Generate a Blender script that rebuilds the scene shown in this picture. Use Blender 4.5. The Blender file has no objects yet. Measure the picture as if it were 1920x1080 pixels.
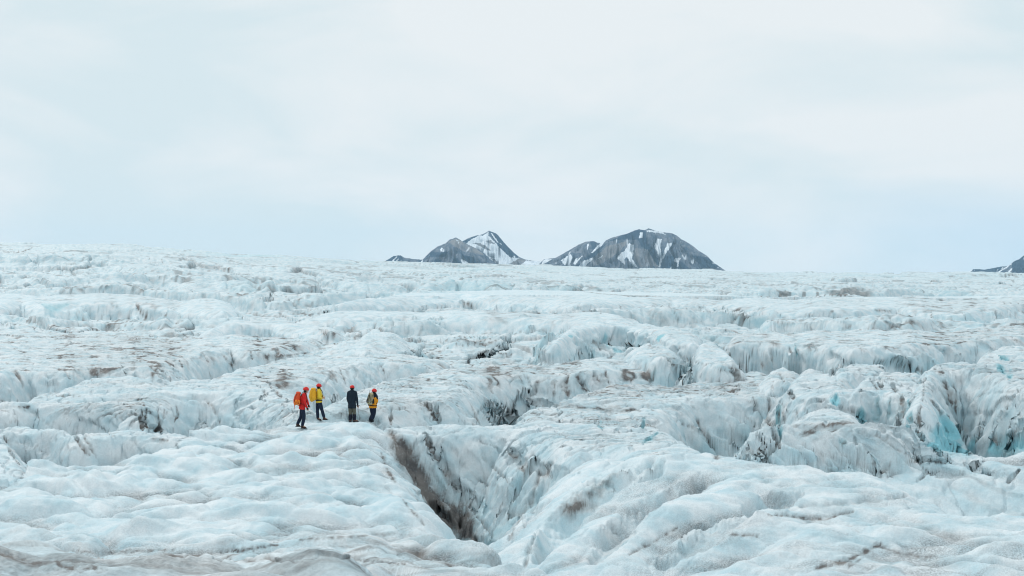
import bpy, bmesh, math, random, os, time
import numpy as np
from mathutils import Vector, Matrix
T0 = time.time()
sc = bpy.context.scene
COL = sc.collection
F32 = np.float32
DETAIL = float(os.environ.get('DETAIL', '1'))

# ---------------------------------------------------------------- camera
FPX, HZ = 2666.7, 505.0            # focal length and level line of a 1920 px wide frame
cam_d = bpy.data.cameras.new('camera')
cam_d.sensor_width = 36.0
cam_d.lens = 50.0
cam_d.shift_y = -(540.0 - HZ) / 1920.0
cam_d.clip_start = 0.5
cam_d.clip_end = 60000.0
cam = bpy.data.objects.new('camera', cam_d)
cam.rotation_euler = (math.radians(90), 0, 0)
COL.objects.link(cam)
sc.camera = cam

# ---------------------------------------------------------------- world: thin high overcast over a Nishita sky
SUN_EL, SUN_AZ = math.radians(42), math.radians(-34)     # azimuth measured from +Y towards +X
w = bpy.data.worlds.new('World')
sc.world = w
w.use_nodes = True
nt = w.node_tree
for n in list(nt.nodes):
    nt.nodes.remove(n)
def WN(t, **kw):
    n = nt.nodes.new(t)
    for k, v in kw.items():
        setattr(n, k, v)
    return n
LK = nt.links.new
out = WN('ShaderNodeOutputWorld'); bg = WN('ShaderNodeBackground')
bg.inputs['Strength'].default_value = 0.1
sky = WN('ShaderNodeTexSky', sky_type='NISHITA', sun_disc=False, sun_elevation=SUN_EL, sun_rotation=SUN_AZ, altitude=400.0, air_density=1.0, dust_density=0.2, ozone_density=2.0)
tc = WN('ShaderNodeTexCoord')
mp = WN('ShaderNodeMapping'); mp.inputs['Scale'].default_value = (3.2, 3.2, 9.0); mp.inputs['Rotation'].default_value = (0.0, 0.12, 0.0)
LK(tc.outputs['Generated'], mp.inputs['Vector'])
nz = WN('ShaderNodeTexNoise'); nz.inputs['Scale'].default_value = 1.4; nz.inputs['Detail'].default_value = 6; nz.inputs['Roughness'].default_value = 0.5; nz.inputs['Distortion'].default_value = 0.4
LK(mp.outputs['Vector'], nz.inputs['Vector'])
cr = WN('ShaderNodeValToRGB')
cr.color_ramp.elements[0].position = 0.40; cr.color_ramp.elements[0].color = (0.70, 0.81, 0.85, 1)
cr.color_ramp.elements[1].position = 0.60; cr.color_ramp.elements[1].color = (0.83, 0.875, 0.895, 1)
LK(nz.outputs['Fac'], cr.inputs['Fac'])
sc10 = WN('ShaderNodeVectorMath', operation='SCALE'); sc10.inputs['Scale'].default_value = 10.0
LK(cr.outputs['Color'], sc10.inputs[0])
# cloud cover: thinner low down on the right, where the clear sky shows pale blue
sep = WN('ShaderNodeSeparateXYZ'); LK(tc.outputs['Generated'], sep.inputs['Vector'])
m1 = WN('ShaderNodeMapRange'); m1.inputs['From Min'].default_value = 0.005; m1.inputs['From Max'].default_value = 0.065; LK(sep.outputs['Z'], m1.inputs['Value'])
m2 = WN('ShaderNodeMapRange'); m2.inputs['From Min'].default_value = 0.42; m2.inputs['From Max'].default_value = 0.20; LK(sep.outputs['X'], m2.inputs['Value'])
mx = WN('ShaderNodeMath', operation='MAXIMUM'); LK(m1.outputs['Result'], mx.inputs[0]); LK(m2.outputs['Result'], mx.inputs[1])
m3 = WN('ShaderNodeMapRange'); m3.inputs['To Min'].default_value = 0.50; m3.inputs['To Max'].default_value = 0.985; LK(mx.outputs[0], m3.inputs['Value'])
zc = WN('ShaderNodeMath', operation='MAXIMUM'); LK(sep.outputs['Z'], zc.inputs[0]); zc.inputs[1].default_value = 0.16
cmb = WN('ShaderNodeCombineXYZ'); LK(sep.outputs['X'], cmb.inputs['X']); LK(sep.outputs['Y'], cmb.inputs['Y']); LK(zc.outputs[0], cmb.inputs['Z'])
LK(cmb.outputs[0], sky.inputs['Vector'])
zb = WN('ShaderNodeMapRange'); zb.inputs['From Min'].default_value = 0.22; zb.inputs['From Max'].default_value = 1.0; zb.inputs['To Min'].default_value = 10.0; zb.inputs['To Max'].default_value = 13.5
LK(sep.outputs['Z'], zb.inputs['Value']); LK(zb.outputs['Result'], sc10.inputs['Scale'])     # an overcast is brighter overhead than low down
mix = WN('ShaderNodeMixRGB'); LK(m3.outputs['Result'], mix.inputs['Fac']); tnt = WN('ShaderNodeMixRGB', blend_type='MULTIPLY'); tnt.inputs['Fac'].default_value = 1.0; tnt.inputs['Color2'].default_value = (0.93, 1.20, 1.22, 1)
LK(sky.outputs['Color'], tnt.inputs['Color1']); LK(tnt.outputs['Color'], mix.inputs['Color1']); LK(sc10.outputs[0], mix.inputs['Color2'])
LK(mix.outputs['Color'], bg.inputs['Color']); LK(bg.outputs[0], out.inputs['Surface'])

sun_d = bpy.data.lights.new('sun', 'SUN')
sun_d.energy = 1.1; sun_d.angle = math.radians(12); sun_d.color = (1.0, 0.965, 0.92)
sun = bpy.data.objects.new('sun', sun_d)
sd = Vector((math.sin(SUN_AZ) * math.cos(SUN_EL), math.cos(SUN_AZ) * math.cos(SUN_EL), math.sin(SUN_EL)))
sun.rotation_euler = sd.to_track_quat('Z', 'Y').to_euler()
COL.objects.link(sun)

sc.view_settings.view_transform = 'Standard'
sc.view_settings.look = 'None'
sc.view_settings.exposure = 0.0
sc.view_settings.gamma = 1.0
sc.render.engine = 'CYCLES'
sc.cycles.max_bounces = 5
sc.cycles.diffuse_bounces = 3
sc.cycles.volume_bounces = 1
sc.cycles.filter_width = 1.1

def tag(o, label=None, cat=None, group=None, kind=None):
    if label: o['label'] = label
    if cat: o['category'] = cat
    if group: o['group'] = group
    if kind: o['kind'] = kind
    return o

# ---------------------------------------------------------------- noise
_r = np.random.RandomState(11)
PERM = _r.permutation(256).astype(np.int32); PERM = np.concatenate([PERM, PERM])
_a = _r.rand(256) * 2 * math.pi
GX = np.cos(_a).astype(F32); GY = np.sin(_a).astype(F32)
RND = _r.rand(256, 4).astype(F32)
def perlin(x, y, seed=0):
    x = np.asarray(x, F32); y = np.asarray(y, F32)
    xi = np.floor(x).astype(np.int32); yi = np.floor(y).astype(np.int32)
    xf = x - xi; yf = y - yi
    u = xf * xf * xf * (xf * (xf * 6 - 15) + 10); v = yf * yf * yf * (yf * (yf * 6 - 15) + 10)
    def g(i, j):
        h = PERM[(PERM[(xi + i + seed * 17) & 255] + yi + j) & 255]
        return GX[h] * (xf - i) + GY[h] * (yf - j)
    a = g(0, 0); b = g(1, 0); c = g(0, 1); d = g(1, 1)
    a += u * (b - a); c += u * (d - c)
    return (a + v * (c - a)) * F32(1.5)
def fbm(x, y, seed=0, o=3, g=0.5, l=2.03):
    s = 0; a = 1.0; n = 0
    for i in range(o):
        s = s + a * perlin(x, y, seed + i); n += a
        a *= g; x = x * l + 3.7; y = y * l + 1.3
    return s / n
_G3 = _r.randn(256, 3).astype(F32); _G3 /= np.linalg.norm(_G3, axis=1, keepdims=True)
def perlin3(x, y, z, seed=0):
    xi = np.floor(x).astype(np.int32); yi = np.floor(y).astype(np.int32); zi = np.floor(z).astype(np.int32)
    xf = (x - xi).astype(F32); yf = (y - yi).astype(F32); zf = (z - zi).astype(F32)
    u, v, w_ = (q * q * (3 - 2 * q) for q in (xf, yf, zf))
    r = []
    for k in (0, 1):
        pz = PERM[(zi + k + seed * 13) & 255]
        c = []
        for j in (0, 1):
            py_ = PERM[(pz + yi + j) & 255]
            e = []
            for i in (0, 1):
                h = PERM[(py_ + xi + i) & 255]
                e.append(_G3[h, 0] * (xf - i) + _G3[h, 1] * (yf - j) + _G3[h, 2] * (zf - k))
            c.append(e[0] + u * (e[1] - e[0]))
        r.append(c[0] + v * (c[1] - c[0]))
    return (r[0] + w_ * (r[1] - r[0])) * F32(1.4)
def sstep(a, b, x):
    t = np.clip((x - a) / (b - a), 0, 1)
    return t * t * (3 - 2 * t)
def voronoi(x, y, seed=0):
    """nearest-cell data: distance to the border, the cell's tilt plane value and two random numbers"""
    xi = np.floor(x).astype(np.int32); yi = np.floor(y).astype(np.int32)
    f1 = np.full(x.shape, 9.0, F32); f2 = np.full(x.shape, 9.0, F32)
    hb = np.zeros(x.shape, np.int32); bx = np.zeros(x.shape, F32); by = np.zeros(x.shape, F32)
    for i in (-1, 0, 1):
        for j in (-1, 0, 1):
            cx = xi + i; cy = yi + j
            h = PERM[(PERM[(cx + seed * 29) & 255] + cy) & 255]
            dx = x - (cx + RND[h, 0]); dy = y - (cy + RND[h, 1])
            d = dx * dx + dy * dy
            c = d < f1
            f2 = np.where(c, f1, np.minimum(f2, d)); f1 = np.where(c, d, f1)
            hb = np.where(c, h, hb); bx = np.where(c, dx, bx); by = np.where(c, dy, by)
    r1 = RND[hb, 2]; r2 = RND[hb, 3]
    return np.sqrt(f2) - np.sqrt(f1), bx, by, r1, r2

# ---------------------------------------------------------------- the glacier's mean surface S(x/y, y)
KEYS = {   # column px : (distance, image row) pairs from near to far; the crest is the smallest row
 -1400: [(3,1600),(8,1160),(20,1115),(31,1090),(62,797),(72,742),(85,695),(115,640),(150,600),(200,560),(280,520),(380,485),(480,465),(560,455),(800,462),(2000,500),(9500,530)],
 0:   [(3,1600),(8,1160),(20,1115),(31,1090),(62,797),(72,745),(85,702),(115,652),(150,620),(200,585),(280,543),(380,502),(480,470),(560,457),(800,462),(2000,500),(9500,525)],
 180: [(3,1600),(8,1160),(20,1115),(31,1090),(62,797),(72,745),(85,702),(115,652),(150,620),(200,585),(280,543),(380,502),(480,471),(560,458),(800,465),(2000,500),(9500,525)],
 500: [(3,1600),(8,1160),(20,1115),(31,1090),(62,797),(72,742),(85,700),(115,650),(150,618),(200,585),(280,550),(380,518),(500,495),(620,485),(900,491),(2000,505),(9500,525)],
 730: [(3,1600),(8,1160),(20,1115),(31,1090),(62,797),(72,741),(85,700),(115,650),(160,608),(230,575),(330,545),(450,521),(600,503),(750,494),(1000,498),(2000,506),(9500,525)],
 960: [(3,1600),(8,1160),(20,1115),(31,1090),(62,797),(72,740),(85,700),(115,650),(170,600),(270,560),(420,528),(600,508),(850,501),(1100,504),(2000,508),(9500,525)],
 1250:[(3,1600),(8,1190),(20,1150),(29,1120),(33,1078),(36,1010),(39,945),(42,893),(44.5,866),(50,851),(62,797),(72,740),(85,700),(115,650),(170,600),(270,562),(450,530),(680,515),(950,506),(1200,508),(2000,509),(9500,525)],
 1500:[(3,1600),(8,1190),(20,1150),(29,1120),(33,1078),(36,1010),(39,945),(42,893),(44.5,866),(50,851),(62,797),(72,740),(85,700),(115,650),(170,602),(270,564),(450,534),(700,521),(1000,515),(1250,516),(2000,518),(9500,525)],
 1900:[(3,1600),(8,1190),(20,1150),(29,1120),(33,1078),(36,1010),(39,945),(42,893),(44.5,866),(50,851),(62,797),(72,740),(85,700),(115,650),(170,602),(270,566),(450,537),(720,524),(1050,518),(1300,519),(2000,521),(9500,530)],
 3400:[(3,1600),(8,1190),(20,1150),(29,1120),(33,1078),(36,1010),(39,945),(42,893),(44.5,866),(50,851),(62,797),(72,740),(85,700),(115,650),(170,602),(270,568),(450,540),(720,526),(1100,520),(1300,521),(2000,523),(9500,530)]}
NL = 1400
LG = np.linspace(math.log(2.0), math.log(10000.0), NL)
KX = np.array(sorted(KEYS), float)
_ST = []
_k = np.exp(-0.5 * (np.arange(-25, 26) / 7.0) ** 2); _k /= _k.sum()
for k in sorted(KEYS):
    p = np.array(KEYS[k], float)
    row = np.interp(LG, np.log(p[:, 0]), p[:, 1])
    row = np.convolve(np.pad(row, 25, mode='edge'), _k, mode='valid')
    _ST.append(-(row - HZ) / FPX)                     # slope of the sight line to the surface
_ST = np.array(_ST)
def S(u, Y):
    """mean ice surface height at u = x/y"""
    px = np.clip(u * FPX + 960, KX[0], KX[-1] - 1e-3)
    i = np.clip(np.searchsorted(KX, px, side='right') - 1, 0, len(KX) - 2)
    t = (px - KX[i]) / (KX[i + 1] - KX[i]); t = t * t * (3 - 2 * t)
    l = (np.log(np.maximum(Y, 2.01)) - LG[0]) / (LG[1] - LG[0]); l = np.clip(l, 0, NL - 1.001)
    j = l.astype(np.int32); f = l - j
    a = _ST[i, j] * (1 - f) + _ST[i, j + 1] * f
    b = _ST[i + 1, j] * (1 - f) + _ST[i + 1, j + 1] * f
    return ((a * (1 - t) + b * t) * Y).astype(F32)
_YS = np.exp(np.linspace(math.log(5.0), math.log(1600.0), 1500))
def on_S(px, py, dz=0.0, ymin=26.0):
    """the place where the sight line through a photo pixel meets the surface S + dz"""
    u = (px - 960) / FPX; v = (py - HZ) / FPX
    g = S(np.full(_YS.shape, u), _YS) + dz + v * _YS
    if py < 1080: g[_YS < ymin] = -1e-6
    k = np.nonzero(g > 0)[0]
    k = k[0] if len(k) else int(np.argmax(g / _YS))
    Y = _YS[k] if k == 0 or g[k] <= 0 else _YS[k - 1] + (_YS[k] - _YS[k - 1]) * (-g[k - 1]) / (g[k] - g[k - 1])
    return (Y * u, Y)

# ---------------------------------------------------------------- ice blocks between the crevasses
# outline of the top (photo pixels, dropped onto the surface S + dz), wall slope s, shoulder radius r,
# flute amplitude fl and wavelength fw, top kind (0 striated terrace, 1 rounded foreground mounds), dirt on top / wall
BL = []
def blk(name, poly, dz=0.0, s=2.0, r=0.8, fl=0.25, fw=1.2, top=0, dt=0.5, dw=0.5, blue=0.3, fin=0.0, sk=0.0, sm=0, ex=0.45, ymin=26.0):
    BL.append(dict(name=name, w=np.array([on_S(x, y, dz, ymin) for x, y in poly]), dz=dz, s=s, r=r, fl=fl, fw=fw, top=top, dt=dt, dw=dw, blue=blue, fin=fin, sk=sk, sm=sm, ex=ex, id=len(BL)))
blk('near left', [(-900,915),(-300,905),(0,886),(60,872),(110,866),(170,856),(260,842),(330,826),(400,806),(480,794),(560,790),(600,786),(700,786),(722,794),(745,850),(790,930),(838,995),(872,1008),(915,1030),(950,1060),(1040,1074),(1090,1090),(1130,1110),(1160,1500),(960,1500),(-900,1500)],
    s=1.7, r=1.1, fl=0.3, fw=1.5, top=1, dt=0.7, dw=0.5, fin=2.0, sk=0.5, ex=-0.1)
blk('near right', [(948,1060),(962,1000),(990,948),(1026,898),(1064,862),(1110,842),(1165,844),(1200,856),(1280,853),(1400,849),(1470,857),(1540,865),(1612,874),(1650,872),(1690,884),(1744,899),(1785,918),(1815,934),(1852,934),(1876,912),(1925,930),(2300,960),(3400,1000),(3400,1500),(1200,1500),(1150,1110),(1105,1084),(1060,1070)],
    s=1.5, r=2.6, fl=0.75, fw=2.6, top=1, dt=0.7, dw=0.5, fin=7.0, sk=1.4, sm=1, ex=0.2)
blk('far lip of the crevasse', [(716,803),(760,797),(830,794),(960,793),(1010,797),(1052,808),(1082,826),(1105,842),(1085,850),(1050,835),(1010,818),(960,806),(860,804),(740,808)],
    s=1.7, r=0.7, fl=0.45, fw=2.2, dt=0.25, dw=0.9, blue=0.2)
blk('right hump', [(1690,918),(1715,900),(1765,874),(1825,856),(1920,850),(2400,852),(2400,870),(1930,866),(1830,874),(1770,892),(1722,912)], s=0.55, r=1.5, fl=0.12, fw=3.0, top=1, dt=0.2, dw=0.3, blue=0.15, ymin=49.5)
blk('low brown mound', [(1512,862),(1560,842),(1652,834),(1748,832),(1785,841),(1815,852),(1795,866),(1650,876),(1540,874)], dz=0.15, s=0.8, r=0.9, fl=0.3, fw=0.9, dt=0.8, dw=0.9, ymin=49.5)
blk('striped dome', [(1434,868),(1464,818),(1493,787),(1521,771),(1555,764),(1594,774),(1613,793),(1671,802),(1705,820),(1714,840),(1650,850),(1540,858),(1480,880)], dz=1.15, s=1.7, r=1.0, fl=0.3, fw=0.8, dt=0.9, dw=0.6, fin=1.0, ymin=49.5)
blk('pillars', [(1548,764),(1572,746),(1600,740),(1688,738),(1712,745),(1712,734),(1650,724),(1560,730)], dz=1.0, s=5.0, r=0.35, fl=0.55, fw=0.8, dt=0.4, dw=0.8, blue=0.75, ymin=49.5)
blk('big wall', [(1722,752),(1735,718),(1750,698),(1790,690),(1850,698),(1900,722),(1960,735),(2400,745),(2400,700),(1960,690),(1850,680),(1780,677),(1738,690)], dz=1.7, s=2.2, r=0.5, fl=0.35, fw=2.4, dt=0.4, dw=0.45, blue=0.35, ymin=49.5)
blk('scooped shoulder', [(1600,735),(1622,708),(1650,696),(1690,693),(1722,700),(1728,745),(1690,738),(1640,728)], dz=1.2, s=2.4, r=0.4, fl=0.3, fw=1.6, dt=0.3, dw=0.6, ymin=49.5)
blk('peak', [(1480,724),(1496,704),(1512,688),(1545,694),(1575,708),(1590,730),(1575,745),(1520,740)], dz=0.8, s=2.6, r=0.8, fl=0.45, fw=1.0, dt=0.3, dw=0.7, ymin=49.5)
blk('small peak', [(1436,706),(1450,690),(1468,682),(1490,692),(1500,700),(1478,716),(1450,716)], dz=0.6, s=2.4, r=0.8, fl=0.4, fw=1.0, dt=0.4, dw=0.6, ymin=49.5)
blk('right cluster a', [(1572,716),(1600,700),(1640,694),(1655,684),(1600,682),(1575,690)], dz=0.9, s=2.0, r=0.4, fl=0.3, fw=1.3, dt=0.4, dw=0.6, ymin=49.5)
blk('right cluster b', [(1830,690),(1850,664),(1880,650),(1960,652),(2300,660),(2300,690),(1960,705),(1890,712)], dz=1.2, s=2.2, r=0.4, fl=0.4, fw=1.0, dt=0.3, dw=0.5, blue=0.8, ymin=49.5)
blk('stepped terrace', [(975,772),(1048,751),(1096,733),(1149,722),(1221,721),(1265,724),(1300,710),(1354,709),(1415,692),(1462,706),(1498,735),(1530,755),(1500,752),(1456,742),(1394,744),(1345,748),(1300,750),(1262,762),(1238,782),(1180,796),(1100,790),(1040,786),(990,784)],
    s=2.6, r=0.7, fl=0.5, fw=1.5, dt=0.85, dw=0.6, blue=0.3)
blk('layered lip', [(955,796),(1000,786),(1100,796),(1180,802),(1232,800),(1262,822),(1290,835),(1298,856),(1220,852),(1180,838),(1110,836),(1060,832),(1000,806)], dz=0.05, s=1.2, r=0.6, fl=0.3, fw=1.2, dt=0.5, dw=0.5, ymin=50)
blk('long terrace', [(585,772),(640,742),(700,720),(772,699),(835,689),(893,683),(1000,681),(1120,675),(1212,675),(1231,684),(1225,692),(1135,697),(1085,701),(1040,703),(989,702),(930,704),(888,710),(866,738),(835,751),(796,753),(724,762),(640,770)],
    s=2.2, r=1.0, fl=0.42, fw=1.1, dt=0.95, dw=0.5, blue=0.25)
blk('round terrace', [(250,764),(256,744),(300,720),(360,710),(432,708),(495,712),(530,724),(560,744),(592,770),(560,770),(520,757),(470,744),(400,738),(330,741),(290,748)], dz=0.2,
    s=2.2, r=1.2, fl=0.35, fw=1.2, dt=0.5, dw=0.45)
blk('left mound', [(104,741),(120,727),(149,714),(197,704),(253,703),(292,711),(290,728),(262,738),(200,744),(154,746)], dz=0.3, s=1.6, r=1.0, fl=0.2, fw=1.4, dt=0.3, dw=0.4)
blk('left shelf', [(-700,772),(0,764),(72,757),(168,761),(262,765),(285,760),(268,741),(154,746),(104,738),(78,736),(48,750),(0,756),(-700,760)], dz=0.15, s=2.6, r=0.6, fl=0.3, fw=1.6, dt=0.8, dw=0.7)
blk('near left shards', [(-700,808),(0,806),(34,794),(72,802),(103,798),(137,814),(165,814),(229,804),(282,811),(337,809),(358,818),(330,826),(230,817),(140,827),(100,811),(40,807),(0,817),(-700,818)], dz=0.2, s=3.0, r=0.4, fl=0.4, fw=1.7, dt=0.3, dw=0.7)
blk('edge shard', [(-400,812),(0,818),(18,838),(42,880),(20,900),(-400,905)], dz=0.2, s=2.5, r=0.4, fl=0.2, dt=0.2, dw=0.2)
blk('upper terrace', [(392,709),(440,694),(480,682),(540,668),(577,660),(640,656),(760,659),(836,670),(800,680),(760,682),(707,682),(640,691),(600,702),(560,711),(470,713)],
    s=2.2, r=1.0, fl=0.4, fw=1.2, dt=0.8, dw=0.5)
blk('left terrace', [(-900,702),(0,704),(48,694),(120,696),(168,690),(229,688),(282,689),(313,678),(361,664),(432,655),(468,657),(524,653),(548,642),(589,636),(602,630),(528,628),(432,628),(360,630),(200,624),(0,614),(-900,604)],
    s=2.3, r=0.9, fl=0.45, fw=1.3, dt=0.8, dw=0.6)
blk('mid mound a', [(612,655),(640,640),(690,636),(720,644),(725,655),(690,660)], dz=0.3, s=1.2, r=1.2, fl=0.3, fw=2, dt=0.3, dw=0.3)
blk('mid mound b', [(670,642),(690,624),(715,620),(745,625),(748,646),(700,648)], dz=0.6, s=1.5, r=0.8, fl=0.3, fw=2, dt=0.3, dw=0.4)
blk('mid ledge a', [(390,622),(400,611),(470,608),(520,606),(560,612),(620,616),(620,608),(540,598),(420,600)], dz=0.4, s=1.5, r=0.8, fl=0.4, fw=2, dt=0.3, dw=0.4)
blk('band a', [(560,597),(640,598),(720,592),(800,592),(900,593),(1000,596),(1090,600),(1180,603),(1180,590),(1000,584),(800,580),(600,584)], dz=0.5, s=1.3, r=0.9, fl=0.6, fw=3.2, dt=0.3, dw=0.4)
blk('band b', [(640,566),(760,560),(860,551),(960,556),(1080,568),(1160,565),(1260,558),(1360,566),(1440,574),(1440,556),(1260,548),(960,543),(760,548)], dz=1.0, s=1.0, r=1.2, fl=1.0, fw=5, dt=0.2, dw=0.4)
blk('ice fall a', [(1040,640),(1075,622),(1120,614),(1180,612),(1230,622),(1262,636),(1300,640),(1300,622),(1200,600),(1080,606)], dz=0.9, s=1.8, r=0.5, fl=0.7, fw=1.8, dt=0.2, dw=0.4, blue=0.8)
blk('ice fall b', [(1190,652),(1215,640),(1245,646),(1262,660),(1240,668),(1200,664)], dz=0.8, s=1.6, r=0.5, fl=0.3, fw=1.5, dt=0.3, dw=0.3, blue=0.5)
blk('fin', [(1308,670),(1318,640),(1332,637),(1350,650),(1378,676),(1350,680)], dz=1.0, s=2.4, r=0.25, fl=0.3, fw=1.0, dt=0.2, dw=0.3)
blk('rim c', [(1376,640),(1420,640),(1500,643),(1560,648),(1600,655),(1680,650),(1780,640),(1920,634),(2400,630),(2400,612),(1900,612),(1650,622),(1450,620),(1376,628)], dz=0.5, s=2.2, r=0.5, fl=0.7, fw=1.6, dt=0.8, dw=0.6, blue=0.4)
blk('left far ledge', [(-900,572),(0,576),(40,562),(80,572),(140,566),(230,566),(330,570),(420,580),(420,560),(200,548),(-900,552)], dz=1.0, s=1.2, r=1.0, fl=0.9, fw=4, dt=0.3, dw=0.5, blue=0.5)
blk('right far ledge', [(1380,572),(1500,578),(1600,578),(1680,574),(1780,580),(1920,572),(2500,566),(2500,545),(1700,556),(1400,556)], dz=1.0, s=1.2, r=0.8, fl=0.9, fw=3, dt=0.5, dw=0.25)

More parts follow.
